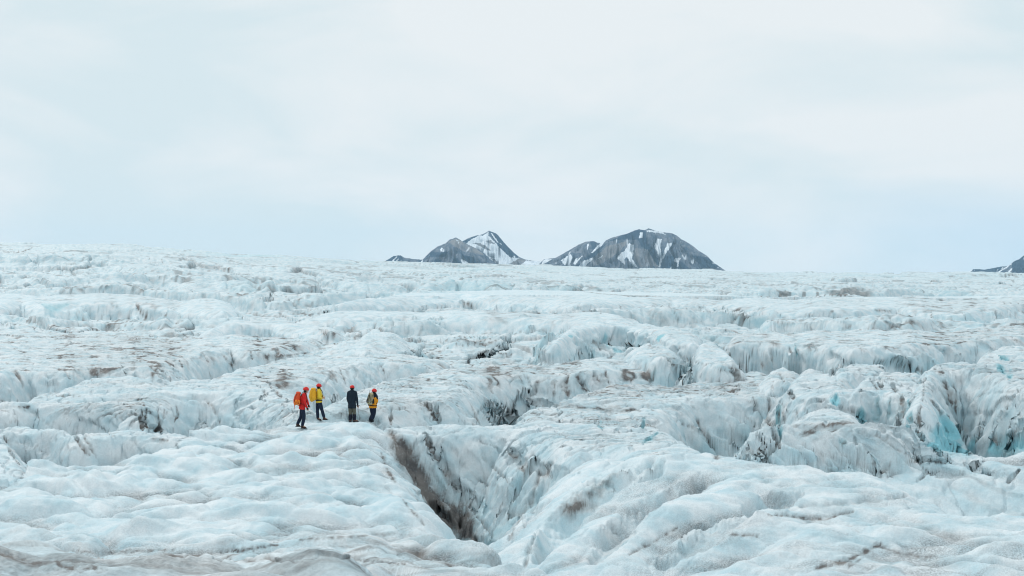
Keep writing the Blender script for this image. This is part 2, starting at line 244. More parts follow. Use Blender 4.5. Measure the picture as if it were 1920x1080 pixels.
# hand placed marks: (photo polyline, half width px, groove depth m, dirt and painted shade, blue ice)
MARKS = [
 ([(752,835),(775,880),(805,930),(835,968),(862,985),(886,1004)], 25, 0.1, 2.0, 0.0),
 ([(732,810),(745,832),(765,862)], 12, 0.1, 1.1, 0.0),
 ([(740,815),(765,835),(780,870)], 10, 0.1, 0.7, 0),
 ([(800,900),(820,935),(850,970),(880,1000)], 14, 0.0, 0.75, 0),
 ([(795,812),(815,850),(850,905),(885,955),(925,1005)], 4.5, 0.3, 0.6, 0),
 ([(798,815),(806,835)], 7, 0.1, 0.7, 0),
 ([(955,845),(975,865),(990,890)], 9, 0.3, 0.55, 0),
 ([(1010,890),(1030,878)], 8, 0.15, 0.8, 0),
 ([(900,855),(940,890),(965,915)], 3, 0.2, 0.45, 0),
 ([(715,850),(725,880),(742,905)], 6, 0.12, 0.6, 0),
 ([(745,925),(775,960),(795,985)], 3.5, 0.15, 0.5, 0),
 ([(1235,872),(1165,890),(1112,922),(1066,965),(1030,1010),(1010,1040)], 32, 1.2, 0.0, 0.1),
 ([(1160,888),(1118,912),(1084,946),(1062,975)], 20, 0.0, 0.8, 0.1),  # dark shading of the gully, painted into the colour without a groove
 ([(1010,900),(985,950),(955,1010)], 8, 0.2, 0.4, 0),
 ([(1270,990),(1180,1040)], 6, 0.1, 0.5, 0),
 ([(1320,900),(1230,940),(1160,995),(1110,1045)], 26, 0.6, 0.15, 0),
 ([(1500,925),(1400,955),(1310,1005),(1240,1062)], 24, 0.6, 0.15, 0),
 ([(1700,930),(1600,940),(1500,950)], 8, 0.3, 0.2, 0),
 ([(1045,880),(1010,930),(985,985)], 16, 0.6, 0.1, 0),
 ([(1008,990),(990,1040),(985,1060)], 6, 0.3, 0.35, 0.1),
 ([(1245,945),(1200,965),(1140,1000)], 4, 0.25, 0.35, 0),
 ([(1440,965),(1540,972),(1600,958)], 5, 0.25, 0.6, 0),
 ([(1530,1065),(1590,1050),(1650,1020)], 7, 0.2, 0.75, 0),
 ([(1590,1062),(1620,1045)], 5, 0.1, 0.5, 0),
 ([(1280,1010),(1360,1000),(1420,1005)], 5, 0.15, 0.55, 0),
 ([(1640,1022),(1700,1040),(1760,1046)], 6, 0.2, 0.5, 0),
 ([(230,1046),(330,1042),(420,1036),(520,1022)], 6, 0.15, 0.7, 0),
 ([(400,1050),(520,1052),(640,1046),(760,1058)], 7, 0.15, 0.55, 0),
 ([(0,1050),(90,1058),(200,1072)], 10, 0.1, 0.7, 0),
 ([(560,1012),(660,1006),(740,1000)], 5, 0.1, 0.5, 0),
 ([(60,1030),(200,1036),(330,1030)], 5, 0.1, 0.5, 0),
 ([(266,766),(267,812)], 3.5, 0.35, 1.0, 0),
 ([(274,768),(272,790),(278,812)], 5, 0.15, 0.8, 0),
 ([(294,766),(296,785),(303,808)], 4.5, 0.35, 1.0, 0),
 ([(308,768),(306,790)], 3, 0.1, 0.6, 0),
 ([(330,762),(334,775),(328,790)], 3.5, 0.15, 0.8, 0),
 ([(380,746),(398,762),(412,790)], 3, 0.15, 0.5, 0),
 ([(258,756),(272,760)], 4, 0, 0.6, 0),
 ([(36,763),(55,766)], 6, 0, 0.8, 0), ([(52,768),(70,780)], 6, 0, 0.35, 0), ([(70,770),(76,799)],2.5,0.1,0.5,0),
 ([(140,818),(156,838),(170,855)], 4, 0.3, 0.8, 0),
 ([(158,820),(168,835),(178,852)], 4, 0.1, 0.6, 0),
 ([(8,818),(20,845),(38,874)], 3.5, 0.35, 0.7, 0),
 ([(285,822),(315,826)], 4, 0, 0.7, 0),
 ([(105,742),(130,741),(150,742)], 3, 0.2, 0.7, 0),
 ([(230,688),(238,699)], 3, 0.3, 0.8, 0.2), ([(280,687),(296,697)], 3.5, 0.2, 0.9, 0), ([(314,680),(320,686)], 3.5, 0.1, 0.8, 0),
 ([(336,676),(342,688)], 3.5, 0.1, 0.8, 0), ([(308,700),(318,714)], 4, 0.15, 0.7, 0), ([(264,706),(276,716)], 3, 0.2, 0.7, 0),
 ([(122,696),(132,710)], 3.5, 0.15, 0.5, 0), ([(166,690),(178,702)], 3.5, 0.15, 0.6, 0),
 ([(432,658),(440,680),(448,692)], 3.5, 0.2, 0.6, 0), ([(470,656),(472,675)], 4, 0.2, 0.7, 0), ([(520,652),(522,664)], 5, 0.4, 1.0, 0), ([(380,662),(392,680)],3,.1,.5,0),
 ([(415,664),(430,682),(440,694)], 3, 0.1, 0.6, 0), ([(525,668),(580,662)], 3.5, 0, 0.7, 0),
 ([(505,722),(516,732),(528,744)], 4, 0.15, 0.8, 0), ([(488,724),(500,742)], 2.5, 0.15, 0.5, 0),
 ([(592,712),(604,724)], 2.5, 0.1, 0.4, 0), ([(622,694),(632,716)], 3, 0.15, 0.5, 0), ([(636,690),(648,720)], 3, 0.15, 0.6, 0), ([(712,684),(722,700)], 2.5, .1, .5, 0),
 ([(796,753),(812,772),(824,792)], 4, 0.3, 0.9, 0), ([(818,760),(822,780),(826,793)], 2.5, 0.3, 0.8, 0.2),
 ([(734,765),(733,794)], 3, 0.25, 0.6, 0), ([(745,768),(770,764)], 3, .05, .5, 0), ([(884,760),(892,780),(903,795)], 3, 0.15, 0.45, 0.1),
 ([(912,716),(925,738)], 2.5, .1, .45, 0), ([(988,704),(996,722)], 3, .2, .5, 0),
 ([(1066,704),(1060,722),(1066,742)], 7, 0.25, 0.8, 0), ([(1082,702),(1090,716),(1100,730)], 7.5, 0.25, 1.0, 0), ([(1040,718),(1038,745)], 3, 0.1, 0.5, 0),
 ([(1114,697),(1124,714)], 3.5, 0.15, 0.7, 0), ([(1136,696),(1138,722)], 4.5, 0.2, 0.85, 0), ([(1164,690),(1168,705)], 2.5, 0.1, 0.4, 0),
 ([(1210,682),(1210,700)], 3, 0.2, 0.6, 0), ([(1228,692),(1222,716)], 4, 0.3, 0.5, 0.4),
 ([(745,724),(790,728)], 3.5, 0, 0.8, 0), ([(1030,760),(1110,766),(1200,770)], 8, 0, 0.55, 0), ([(1215,762),(1226,768)], 4, 0.1, 0.9, 0), ([(1140,778),(1165,772)], 3, 0.1, 0.6, 0),
 ([(1308,788),(1320,812),(1336,836),(1345,860)], 5, 0.35, 0.85, 0), ([(1342,860),(1348,845)], 7, 0.1, 0.7, 0),
 ([(1412,744),(1422,775),(1432,800)], 3.5, 0.15, 0.55, 0), ([(1442,748),(1440,780),(1452,815),(1462,835)], 5.5, 0.4, 0.9, 0), ([(1460,762),(1458,790),(1464,818)], 4.5, 0.45, 0.6, 0.9),
 ([(1468,770),(1470,800)], 3.5, 0.2, 0.7, 0.1), ([(1436,860),(1450,840),(1466,820)], 4, 0.3, 0.6, 0.2), ([(1400,780),(1420,810),(1442,860)], 2.5, 0.15, 0.35, 0), ([(1400,838),(1410,850)], 7, 0.1, 0.5, 0),
 ([(1478,736),(1488,748)], 3.5, .2, .7, 0), ([(1462,700),(1470,714)], 3.5, .2, .7, 0), ([(1498,690),(1492,708)], 3, .2, .6, .1),
 ([(1568,740),(1566,758)], 7, 0.4, 0.05, 1.0), ([(1205,832),(1232,812)], 4, 0.4, 0.05, 0.9), ([(1127,790),(1129,806)], 3.5, 0.4, 0.05, 0.9), ([(1208,785),(1204,812)], 3.5, 0.45, 0.2, 0.7),
 ([(1618,765),(1622,793)], 8, 0.3, 0.1, 0.9), ([(1645,745),(1643,790)], 3, 0.2, 0.4, 0.5), ([(1690,744),(1692,790)], 9, 0.2, 0.8, 0.2), ([(1668,750),(1664,785)], 3, 0.15, 0.4, 0.4),
 ([(1706,750),(1702,800)], 5, 0.1, 0.4, 0.8), ([(1733,705),(1732,740),(1724,770),(1722,800)], 3, 0.2, 0.8, 0), ([(1723,795),(1730,825)], 5, 0.3, 0.6, 0.4),
 ([(1770,715),(1778,735),(1785,755)], 8, 0.3, 1.0, 0), ([(1790,720),(1792,755),(1795,775)], 3.5, 0.2, 0.8, 0), ([(1752,692),(1770,700)], 6, 0.1, 0.8, 0), ([(1705,705),(1720,718),(1735,710)], 2.5, 0.15, 0.5, 0),
 ([(1650,708),(1652,728)], 4, 0.35, 0.7, 0.1), ([(1672,712),(1678,735)], 3.5, 0.3, 0.7, 0), ([(1632,710),(1646,730)], 3, 0.15, 0.6, 0), ([(1760,760),(1782,763)], 2, 0.1, 0.5, 0),
 ([(1765,815),(1775,800),(1790,815),(1800,835),(1770,835)], 24, 0.5, 0.0, 1.0), ([(1855,838),(1880,832),(1918,838)], 15, 0.2, 0.0, 1.0), ([(1800,790),(1815,815),(1835,840)], 3, 0.2, 0.4, 0.1), ([(1745,835),(1830,843)], 9, 0.1, 0, 0.9),
 ([(1860,815),(1878,835),(1900,845)], 8, 0.5, 0.6, 0.4), ([(1880,828),(1920,835)], 12, 0.3, 0.0, 0.75),
 ([(1838,690),(1830,680)], 5, 0.3, 0, 1.0), ([(1850,668),(1846,660)], 5, .3, .2, 1.0), ([(1870,680),(1884,700)], 5, 0.4, 0.2, 1.0), ([(1876,668),(1890,676)], 5, 0.3, 0.3, 1.0), ([(1896,690),(1892,712)], 4, .3, .1, .9),
 ([(1880,752),(1884,762)], 2.5, .1, .6, 0), ([(1856,772),(1880,782)], 2, .1, .5, 0), ([(1904,770),(1910,782)], 3, .1, .6, 0),
 ([(1560,905),(1590,912)], 2, 0, 0.1, 0), ([(1600,880),(1640,872)], 4, .1, .5, 0), ([(1655,885),(1670,868)], 5, 0.2, 0.6, 0), ([(1700,866),(1745,862),(1775,868)], 5, 0.15, 0.7, 0),
 ([(1575,826),(1586,830)], 5, .2, .6, .5), ([(1890,905),(1912,880)], 4, 0.35, 0.7, 0.1), ([(1715,905),(1745,885)], 3, 0.15, 0.5, 0),
 ([(600,617),(616,632)], 5, 0.3, 0.9, 0), ([(604,620),(636,628)], 4.5, 0.1, 0.8, 0), ([(645,630),(675,632)], 3, .1, .6, 0), ([(745,640),(752,628)], 4, .2, .8, 0), ([(772,640),(782,650),(800,650)], 3.5, .2, .8, 0),
 ([(876,567),(884,578),(890,588)], 6, .3, .7, 0), ([(884,572),(900,584),(908,591)], 4.5, .2, .95, 0), ([(868,563),(871,575)], 3, .1, .6, 0),
 ([(1140,575),(1132,590),(1142,602)], 2.4, .2, .9, 0), ([(1148,574),(1145,588),(1152,606)], 2.6, .2, 1.0, 0), ([(1160,572),(1170,585),(1166,600)], 2.2, .2, .9, 0), ([(1128,580),(1124,596)],2,.1,.7,0),
 ([(1274,600),(1262,608)], 3.5, .1, .7, 0), ([(1075,585),(1082,577)], 3.5, .1, .8, 0), ([(1250,566),(1272,600)], 1.6, .1, .5, 0),
 ([(256,572),(268,588),(282,608)], 4.5, .4, 1.0, .1), ([(316,575),(308,600)], 3, .2, .7, 0), ([(380,616),(390,632)], 2.5, .2, .7, .1), ([(396,617),(399,631)], 3, .2, .85, 0),
 ([(218,572),(228,600)], 6, .1, .3, 0), ([(80,570),(100,577),(128,570)], 6.5, .4, .1, .5), ([(178,576),(184,582)], 3, .3, .6, .3), ([(330,608),(345,602)], 2.5, .1, .6, 0),
 ([(120,632),(190,632)], 3, 0, .8, 0), ([(0,628),(60,632),(110,632)], 3, 0, .7, 0), ([(380,648),(420,652)],3,0,.4,0),
 ([(20,468),(28,474),(44,472),(64,463),(86,459)], 1.6, 0, .7, 0), ([(58,465),(58,474)], 2, 0, .8, 0), ([(67,464),(69,474)], 2, 0, .8, 0), ([(34,468),(35,473)],1.6,0,.6,0),
 ([(136,476),(138,479)], 2.5, 0, .8, 0), ([(152,473),(152,479)], 3, 0, .9, 0), ([(186,476),(194,470)], 2, 0, .5, 0),
 ([(280,483),(282,494)], 1.8, 0, .7, 0), ([(291,483),(292,493)], 1.6, 0, .7, 0), ([(303,485),(305,493)], 1.6, 0, .6, 0), ([(296,518),(304,522)], 4, 0, .6, 0),
 ([(394,506),(402,514)], 4, 0, .6, 0), ([(418,503),(436,503)], 2.5, 0, .7, 0), ([(380,510),(398,508)], 3, 0, .5, 0), ([(320,524),(334,525)], 2.5, 0, .5, 0),
 ([(872,514),(880,524),(884,529)], 3.5, 0, .85, 0), ([(882,516),(886,528)], 1.8, 0, .8, 0), ([(898,516),(903,529)], 1.2, 0, .7, 0), ([(806,508),(812,520),(828,522),(846,514)], 1.6, 0, .5, 0),
 ([(846,512),(870,512),(930,513)], 1.4, 0, .5, 0), ([(938,514),(950,520)], 2.5, 0, .5, 0), ([(965,511),(985,513)], 2.5, 0, .5, 0), ([(1005,518),(1014,522)], 3, 0, .55, 0),
 ([(1095,547),(1130,551),(1180,555),(1240,556)], 3.2, 0, .55, 0), ([(1130,551),(1195,555)], 2.5, 0, .5, 0),
 ([(1375,643),(1376,652)], 3, .2, .7, 0), ([(1380,641),(1460,641)], 1.8, 0, .8, 0), ([(1446,660),(1448,680)], 3, .3, .8, .1), ([(1492,645),(1494,662)], 2, .3, .5, .7), ([(1514,645),(1524,660)], 2, .2, .8, 0),
 ([(1526,646),(1534,658)], 2.4, .2, .8, 0), ([(1480,650),(1484,668)], 2.4, .2, .7, 0), ([(1424,672),(1430,685)], 2.5, .2, .6, 0), ([(1252,672),(1270,688)], 3, .2, .7, 0), ([(1252,674),(1275,670)], 4, 0, .6, 0),
 ([(1366,690),(1374,690)], 3.5, .1, .8, 0), ([(1344,694),(1352,694)], 2.5, .1, .6, 0), ([(1370,665),(1378,676)], 2.5, .1, .6, 0), ([(1318,646),(1312,668)], 6, .3, 0, .7),
 ([(1232,636),(1238,630),(1246,628)], 4, .3, 0, .95), ([(1136,628),(1138,650)], 3.5, .2, 0, .6), ([(1150,656),(1176,656)], 4, .2, .1, .8), ([(1176,640),(1182,655)], 4, .2, .6, .2), ([(1066,630),(1074,630)], 3, .1, 0, .8),
 ([(1022,628),(1028,640)], 1.8, .2, .7, 0), ([(890,645),(896,653)], 2.5, .2, .7, 0), ([(905,645),(910,652)], 2.5, .2, .7, 0), ([(868,640),(884,650)], 2, .1, .6, 0),
 ([(905,662),(960,665)], 2, 0, .7, 0), ([(1008,678),(1030,679)], 2.2, 0, .7, 0), ([(1555,583),(1562,586)], 4, 0, .5, 0), ([(1745,575),(1748,605)], 2.5, .2, .7, 0), ([(1770,566),(1776,578)], 2, .1, .7, 0),
 ([(1640,582),(1672,585)], 3, .1, .7, 0), ([(1845,560),(1852,558)], 3, 0, .8, 0), ([(1866,566),(1872,570)], 3, .1, .8, 0), ([(1880,566),(1884,569)], 2.4, .1, .7, 0), ([(1892,566),(1896,569)], 2.4, .1, .7, 0), ([(1905,566),(1910,570)], 2.4, .1, .7, 0),
 ([(1580,618),(1596,612)], 4, .1, .5, 0), ([(1740,634),(1820,630)], 2.5, 0, .55, 0), ([(1450,606),(1520,605)], 3, 0, .35, 0), ([(1640,628),(1700,626)],2,0,.4,0),
]

def poly_sd(X, Y, P):
    """signed distance to a polygon and arc length of the nearest edge point"""
    n = len(P)
    best = np.full(X.shape, 1e12, F32); arc = np.zeros(X.shape, F32); sg = np.zeros(X.shape, F32); ins = np.zeros(X.shape, bool); acc = 0.0
    for i in range(n):
        ax, ay = P[i]; bx, by = P[(i + 1) % n]
        ex, ey = bx - ax, by - ay; L2 = ex * ex + ey * ey + 1e-9; L = math.sqrt(L2)
        t = np.clip(((X - ax) * ex + (Y - ay) * ey) / L2, 0, 1)
        d = (X - ax - t * ex) ** 2 + (Y - ay - t * ey) ** 2
        c = d < best
        best = np.where(c, d, best); arc = np.where(c, acc + t * L, arc); sg = np.where(c, F32(ex / L), sg)
        if ay != by:
            ins ^= ((ay > Y) != (by > Y)) & (X < (bx - ax) * (Y - ay) / (by - ay) + ax)
        acc += L
    d = np.sqrt(best)
    return np.where(ins, -d, d).astype(F32), arc, sg

def seg_dist(X, Y, Z, P, W):
    """distance to a 3-D polyline in units of its local half width; stains smear along the lie of the surface"""
    m0 = P.mean(0); ua = m0[0] / m0[1]; va = -m0[2] / m0[1]
    X = X - ua * Y; Z = Z + va * Y; Y = Y * 0.12; Py = P[:, 1]
    P = np.stack([P[:, 0] - ua * Py, Py * 0.12, P[:, 2] + va * Py], 1)
    nP = len(P); best = np.full(X.shape, 1e9, F32)
    if len(P) == 1:
        P = np.vstack([P, P + 0.01]); W = np.append(W, W[0])
    for i in range(len(P) - 1):
        if abs(Py[i + 1] - Py[i]) > 0.06 * Py[i]: continue
        a, b = P[i], P[i + 1]; e = b - a; L2 = float(e @ e) + 1e-9
        t = np.clip(((X - a[0]) * e[0] + (Y - a[1]) * e[1] + (Z - a[2]) * e[2]) / L2, 0, 1)
        d = np.sqrt((X - a[0] - t * e[0]) ** 2 + (Y - a[1] - t * e[1]) ** 2 + (Z - a[2] - t * e[2]) ** 2)
        g_ = (i + t) / max(1, nP - 1); taper = 0.45 + 0.55 * np.sqrt(np.clip(1 - (2 * g_ - 1) ** 2, 0, 1))
        best = np.minimum(best, d / ((W[i] * (1 - t) + W[i + 1] * t) * taper))
    return best

def height(X, Y, marks=None, full=True):
    """ice height at world X, Y plus (dirt_and_shade, blue, grit_shade)"""
    X = X.astype(F32); Y = Y.astype(F32)
    u = X / Y; L = np.log(Y)
    Sz = S(u, Y)
    far = sstep(95, 130, Y)
    # ---- far field: ridges with steep faces towards the viewer, log spaced like the swell of the ice fall
    wv = fbm(u * 3.0, L * 2.0, 3, 3)
    H = np.zeros_like(X); dirt_and_shade = np.zeros_like(X); blue = np.zeros_like(X); grit_shade = np.zeros_like(X)
    fz = 1 - 0.65 * sstep(330, 650, Y)
    fac = np.zeros_like(X)
    for k, (K, A, us, sd_) in enumerate(((4.1, 0.0095, 2.4, 21), (9.5, 0.0045, 5.0, 31), (23.0, 0.0019, 11.0, 41))):
        ph = L * K + 1.1 * fbm(u * us, L * 2.2 + k, sd_, 3) + 0.25 * perlin(u * us * 6, L * 9, sd_ + 5) + 0.06 * perlin(u * us * 25, L * 20, sd_ + 6)
        fr = ph - np.floor(ph)
        rise = 0.10 + 0.05 * k
        prof = sstep(0, rise, fr) * (1 - sstep(rise, 1.0, fr))
        am = sstep(-0.35, 0.35, perlin(u * us * 1.3 + 7, L * K * 0.6, sd_ + 9))
        H += (A * Y * prof * (0.15 + 0.85 * am)).astype(F32)
        face = sstep(0, rise * .3, fr) * (1 - sstep(rise * 0.8, rise * 1.3, fr)) * am
        fac = np.maximum(fac, face * (1 - 0.25 * k))
    rs = 1 - 0.72 * sstep(260, 600, Y)
    H = H * rs - 0.0105 * Y * rs * (1 - 0.75 * sstep(330, 560, Y))
    H += fz * 0.0015 * Y * fbm(u * 26, L * 26, 51, 3) - fz * 0.0013 * Y * sstep(0.75, 1, 1 - 2 * np.abs(perlin(u * 60, L * 60, 55))) + fz * 0.0006 * Y * perlin(u * 150, L * 110, 56)
    # seracs: tilted facets
    e, bx, by, r1, r2 = voronoi(u * 26 + 0.35 * perlin(u * 40, L * 30, 61), L * 15, 3)
    serac = far * (0.25 + 0.75 * sstep(-0.1, 0.4, perlin(u * 5 + 3, L * 4, 63)))
    H += (serac * fz * Y * 0.0026 * ((r1 - 0.5) * 2.5 + bx * (r2 - 0.5) * 3 + by * (r1 - 0.3) * 2 - 1.2 * (1 - sstep(0, 0.10, e)))).astype(F32)
    fstk = sstep(0.2, 0.6, perlin(u * 170 + 6 * perlin(u * 20, L * 12, 70), L * 22, 71)) * sstep(-0.1, 0.4, perlin(u * 14, L * 9, 72))
    seam = (1 - sstep(0.02, 0.07, e)) * sstep(-0.1, 0.3, perlin(u * 12, L * 12, 73)) * 0.55
    fdirt = fac * fstk * 0.95 + seam
    tl = fbm(u * 30 + 2 * wv, L * 70, 75, 3, 0.6)
    fline = sstep(0.10, 0.55, tl) * sstep(-0.25, 0.35, fbm(u * 6, L * 7, 79, 2)) * (1 - fac)
    thin = sstep(0.84, 0.97, 1 - 2 * np.abs(fbm(u * 22 + wv, L * 90, 76, 2))) * sstep(-0.1, 0.4, fbm(u * 9, L * 12, 77, 2))
    fdirt += 0.65 * fline + 1.1 * thin * (1 - 0.6 * fac)
    dirt_and_shade += far * (np.minimum(fdirt, 0.85 - 0.45 * sstep(250, 420, Y)) + 0.05); blue += far * (0.10 * fac + 0.22 * fac * sstep(0.2, 0.6, perlin(u * 8, L * 6, 83)))
    # ---- near floor between the blocks
    near = (-6.0 + 0.9 * fbm(X * 0.25, Y * 0.25, 91, 3)).astype(F32)
    H = Sz + np.where(far > 0, H * far + near * (1 - far), near)
    dirt_and_shade += (1 - far) * 0.15; blue += (1 - far) * 0.45
    diag = np.zeros(X.shape, F32)
    topk = np.zeros(X.shape, F32)                         # 1 on foreground mounds
    trc = np.where(far > 0.5, 0.4, 0).astype(F32)         # striated terrace top
    dtop = np.full(X.shape, 0.4, F32)
    wfac = 0.30 * fbm(X * 0.6, Y * 0.6, 95, 2)
    vfe, vbx, vby, vr1, vr2 = voronoi(X * 0.33 + 0.3 * perlin(X * .5, Y * .5, 7), Y * 0.22, 5)
    facet = (vr1 - 0.5) * 0.9 + vbx * (vr2 - 0.5) * 1.4 + vby * (vr1 - 0.5) * 1.0
    for b in BL:
        P = b['w']; pad = 9.0 if P[:, 1].mean() < 110 else 25.0
        m = np.nonzero((X > P[:, 0].min() - pad) & (X < P[:, 0].max() + pad) & (Y > P[:, 1].min() - pad) & (Y < P[:, 1].max() + pad))
        if not len(m[0]): continue
        x = X[m]; y = Y[m]
        d, t, sg = poly_sd(x, y, P)
        sc_ = np.maximum(1.0, y / 75.0)
        d = d - b['ex'] * b['r'] * sc_
        tw = t + 0.5 * perlin(x * 0.6, y * 0.6, 101) + b['sk'] * d - (0 if b['sk'] else 1.25) * np.clip(d, -1, 6) * sg
        fw = b['fw']
        if b['sm']: tw = x * 0.80 - y * 0.60 + 0.8 * perlin(x * 0.25, y * 0.25, 102); d2 = x * 0.6 + y * 0.8
        else: d2 = d
        f1 = perlin(tw / (fw * sc_) + b['id'] * 5.3, d2 * 0.12 / sc_ + b['id'], 103)
        f2 = perlin(tw / (fw * 0.38 * sc_) + b['id'] * 3.1, d2 * 0.2 / sc_ + 5, 105)
        a1_ = np.abs(f1); a2_ = np.abs(f2)
        f3 = perlin(tw / (fw * 0.13 * sc_), d * 0.5 / sc_ + 3, 106)
        fluteN = (1.9 * np.minimum(a1_, 0.6) + 0.25 * a2_ - 0.6) if b['sm'] else np.minimum(1.7 * a1_, 0.9) + 0.30 * np.minimum(1.7 * a2_, 0.9) + 0.04 * f3 - 0.75
        grow = sstep(-b['fin'] - 0.4, 1.4, d)
        wf = wfac[m] + facet[m] * sstep(0, 1.5, d) * (0.0 if b['top'] == 1 else 0.8)
        ce, cbx, cby, cr1, cr2 = voronoi(tw / (1.7 * sc_) + 0.35 * perlin(tw * .9 / sc_, d / sc_, 117), d / (1.5 * sc_) + b['id'] * 7.7, b['id'])
        fct = ((cr1 - 0.5) * 0.55 + cbx * (cr2 - 0.5) * 0.9 + cby * (cr1 - 0.35) * 0.7) * sstep(0.0, 1.2, d) * (0.0 if b['top'] == 1 else 0.75)
        dd = d - b['fl'] * (1.0 if b['sm'] else 1.5) * sc_ * fluteN * grow + (0.55 * wf + fct) * sc_ * sstep(-0.3, 0.8, d)
        r = b['r'] * sc_
        W = np.where(dd < r, b['s'] * np.maximum(dd + r, 0) ** 2 / (4 * r), b['s'] * dd)
        z = Sz[m] + b['dz'] - W
        z += np.where(d < 0, 1, 0) * 0
        c = z > H[m]
        mi = tuple(q[c] for q in m)
        H[mi] = z[c]
        wall = sstep(-0.1, 1.0, d / sc_)
        stn = perlin(tw / (0.55 * sc_) + b['id'] * 9.1, d * 0.16 / sc_ + 2, 107)
        stm = perlin(tw / (2.6 * sc_) + b['id'] * 2.7, d * 0.3 / sc_, 109)
        stk = sstep(0.15, 0.6, stn) * sstep(-0.15, 0.4, stm)
        stk = np.maximum(stk, (1 - sstep(0.03, 0.16, a1_)) * sstep(-0.1, 0.35, perlin(tw / (4.1 * sc_), d * 0.4 / sc_ + b['id'], 114)))
        stk = np.maximum(stk, 0.7 * (1 - sstep(0.02, 0.10, a2_)) * sstep(0.0, 0.4, perlin(tw / (1.9 * sc_), d * 0.6 / sc_ + b['id'], 116)))
        st2 = sstep(0.15, 0.6, perlin(tw / (0.17 * sc_), d * 0.35 / sc_, 111)) * 0.14
        stk = np.maximum(stk, 0.55 * (1 - sstep(0.015, 0.06, ce)) * sstep(-0.15, 0.25, perlin(tw / (2.2 * sc_), d * 0.6 / sc_ + 4, 118)))
        wd = b['dw'] * (0.70 * stk + st2 * sstep(-.3, .3, stm)) * wall * (1 - 0.55 * sstep(1.0, 4.0, d / sc_)) * sstep(-0.3, 0.3, d)
        dirt_and_shade[mi] = wd[c]
        bl_ = b['blue'] * wall * (0.35 + 0.65 * sstep(-0.35, 0.45, perlin(tw / (1.5 * sc_), d * 0.4 / sc_, 113))) * (0.5 + 0.5 * sstep(0.3, 2.5, d / sc_))
        blue[mi] = bl_[c]
        it = 1 - sstep(-0.6, 0.4, d)
        if b['top'] == 1:
            topk[mi] = (1 - 0.75 * sstep(0.0, 1.6, d) if not b['sm'] else 1 - 0.55 * sstep(-b['fin'], -1.0, d))[c]; trc[mi] = 0; diag[mi] = b['sm']
        else:
            topk[mi] = 0; trc[mi] = it[c]
        dtop[mi] = b['dt']
    # ---- rounded melt mounds of the foreground
    m = np.nonzero(topk > 0.01)
    if len(m[0]):
        x = X[m]; y = Y[m]
        topk[m] *= 1 - 0.7 * np.exp(-((x + 7.8) / 3.4) ** 2 - ((y - 63.0) / 2.6) ** 2)      # trodden level where the party stands
        wx = x + 0.9 * fbm(x * 0.35, y * 0.35, 121, 2); wy = y + 0.9 * fbm(x * 0.35 + 9, y * 0.35, 123, 2)
        q = wy * 0.96 + wx * 0.15
        dg = diag[m] * (1 - sstep(3.0, 11.0, x)); al = x * 0.62 + y * 0.78; ac = x * 0.78 - y * 0.62 + 0.5 * perlin(x * .4, y * .4, 124)
        a1 = np.abs(perlin(wx * 0.20, q * 0.29, 125)) * (1 - dg) + 1.25 * np.abs(perlin(al * 0.09, ac * 0.42, 126)) * dg
        a2 = np.abs(perlin(wx * 0.50, q * 0.68, 127)) * (1 - 0.8 * dg) + 0.5 * dg * np.abs(perlin(al * 0.2, ac * 1.1, 130)); a3 = np.abs(perlin(wx * 1.0, q * 1.35, 129)) * (1 - 0.5 * dg)
        hb = (0.86 + 0.1 * dg) * np.minimum(a1, .7) + 0.50 * np.minimum(a2, .6) + 0.17 * a3
        H[m] += topk[m] * (0.92 * hb - 0.35 + 0.05 * fbm(x * 2.2, y * 2.6, 134, 3, 0.6) + 0.35 * fbm(x * 0.13, y * 0.16, 128, 2) + 0.012 * fbm(x * 6, y * 6, 131, 3, 0.6))
        hollow = 1 - sstep(0.08, 0.50, hb)
        pn = sstep(-0.15, 0.45, fbm(x * 0.22, y * 0.5, 133, 3))
        nearb = 1 - sstep(32, 41, y)
        grit_shade[m] += 0.55 * np.exp(-((x + 7.8) / 2.6) ** 2 - ((y - 62.8) / 1.6) ** 2) * sstep(-0.4, 0.3, fbm(x * 2, y * 2, 139, 3))
        grit_shade[m] += topk[m] * np.clip(1.25 * hollow * (0.6 + 0.5 * pn) + (0.15 + 0.55 * nearb) * sstep(-0.3, 0.5, fbm(x * .5, y * 1.6, 135, 3)), 0, 1)  # grit, with the shading between mounds painted into the hollows
        nb2 = 1 - sstep(31.5, 36.5, y)
        dirt_and_shade[m] += topk[m] * 0.33 * nb2 * (0.15 + 1.1 * sstep(-.1, .4, fbm(x * .5, y * 3.2, 137, 4))) * (1 - sstep(-3.0, 2.5, x))
        dirt_and_shade[m] += topk[m] * dtop[m] * (hollow * pn * (0.35 + 1.3 * nearb) + 0.75 * nearb * sstep(-0.15, 0.5, fbm(x * .3, y * 2.2, 136, 5, 0.65)) * (1 - 0.6 * sstep(-2, 4, x)))
    # ---- terraces: foliation lines etched across the top
    m = np.nonzero((trc > 0.01) & (Y < 260))
    if len(m[0]):
        x = X[m]; y = Y[m]
        k = 1 / np.maximum(1.0, y / 80.0)
        wx = x * 0.9 + y * 0.15; wy = y - 0.10 * x + 1.2 * perlin(x * 0.10, y * 0.10, 141) + 0.35 * perlin(x * 0.4, y * 0.4, 143)
        l1 = 1 - 2.0 * np.abs(perlin(wx * 0.09 * k, wy * 0.75 * k, 145)); l2 = 1 - 2.0 * np.abs(perlin(wx * 0.16 * k, wy * 1.9 * k, 147))
        l3 = fbm(wx * 0.7 * k, wy * 4.5 * k, 149, 2)
        H[m] += trc[m] * (-0.10 * sstep(0.3, 1, l1) - 0.06 * sstep(0.3, 1, l2) + 0.03 * l3 + 0.22 * fbm(x * .3 * k, y * .45 * k, 151, 2)) / k
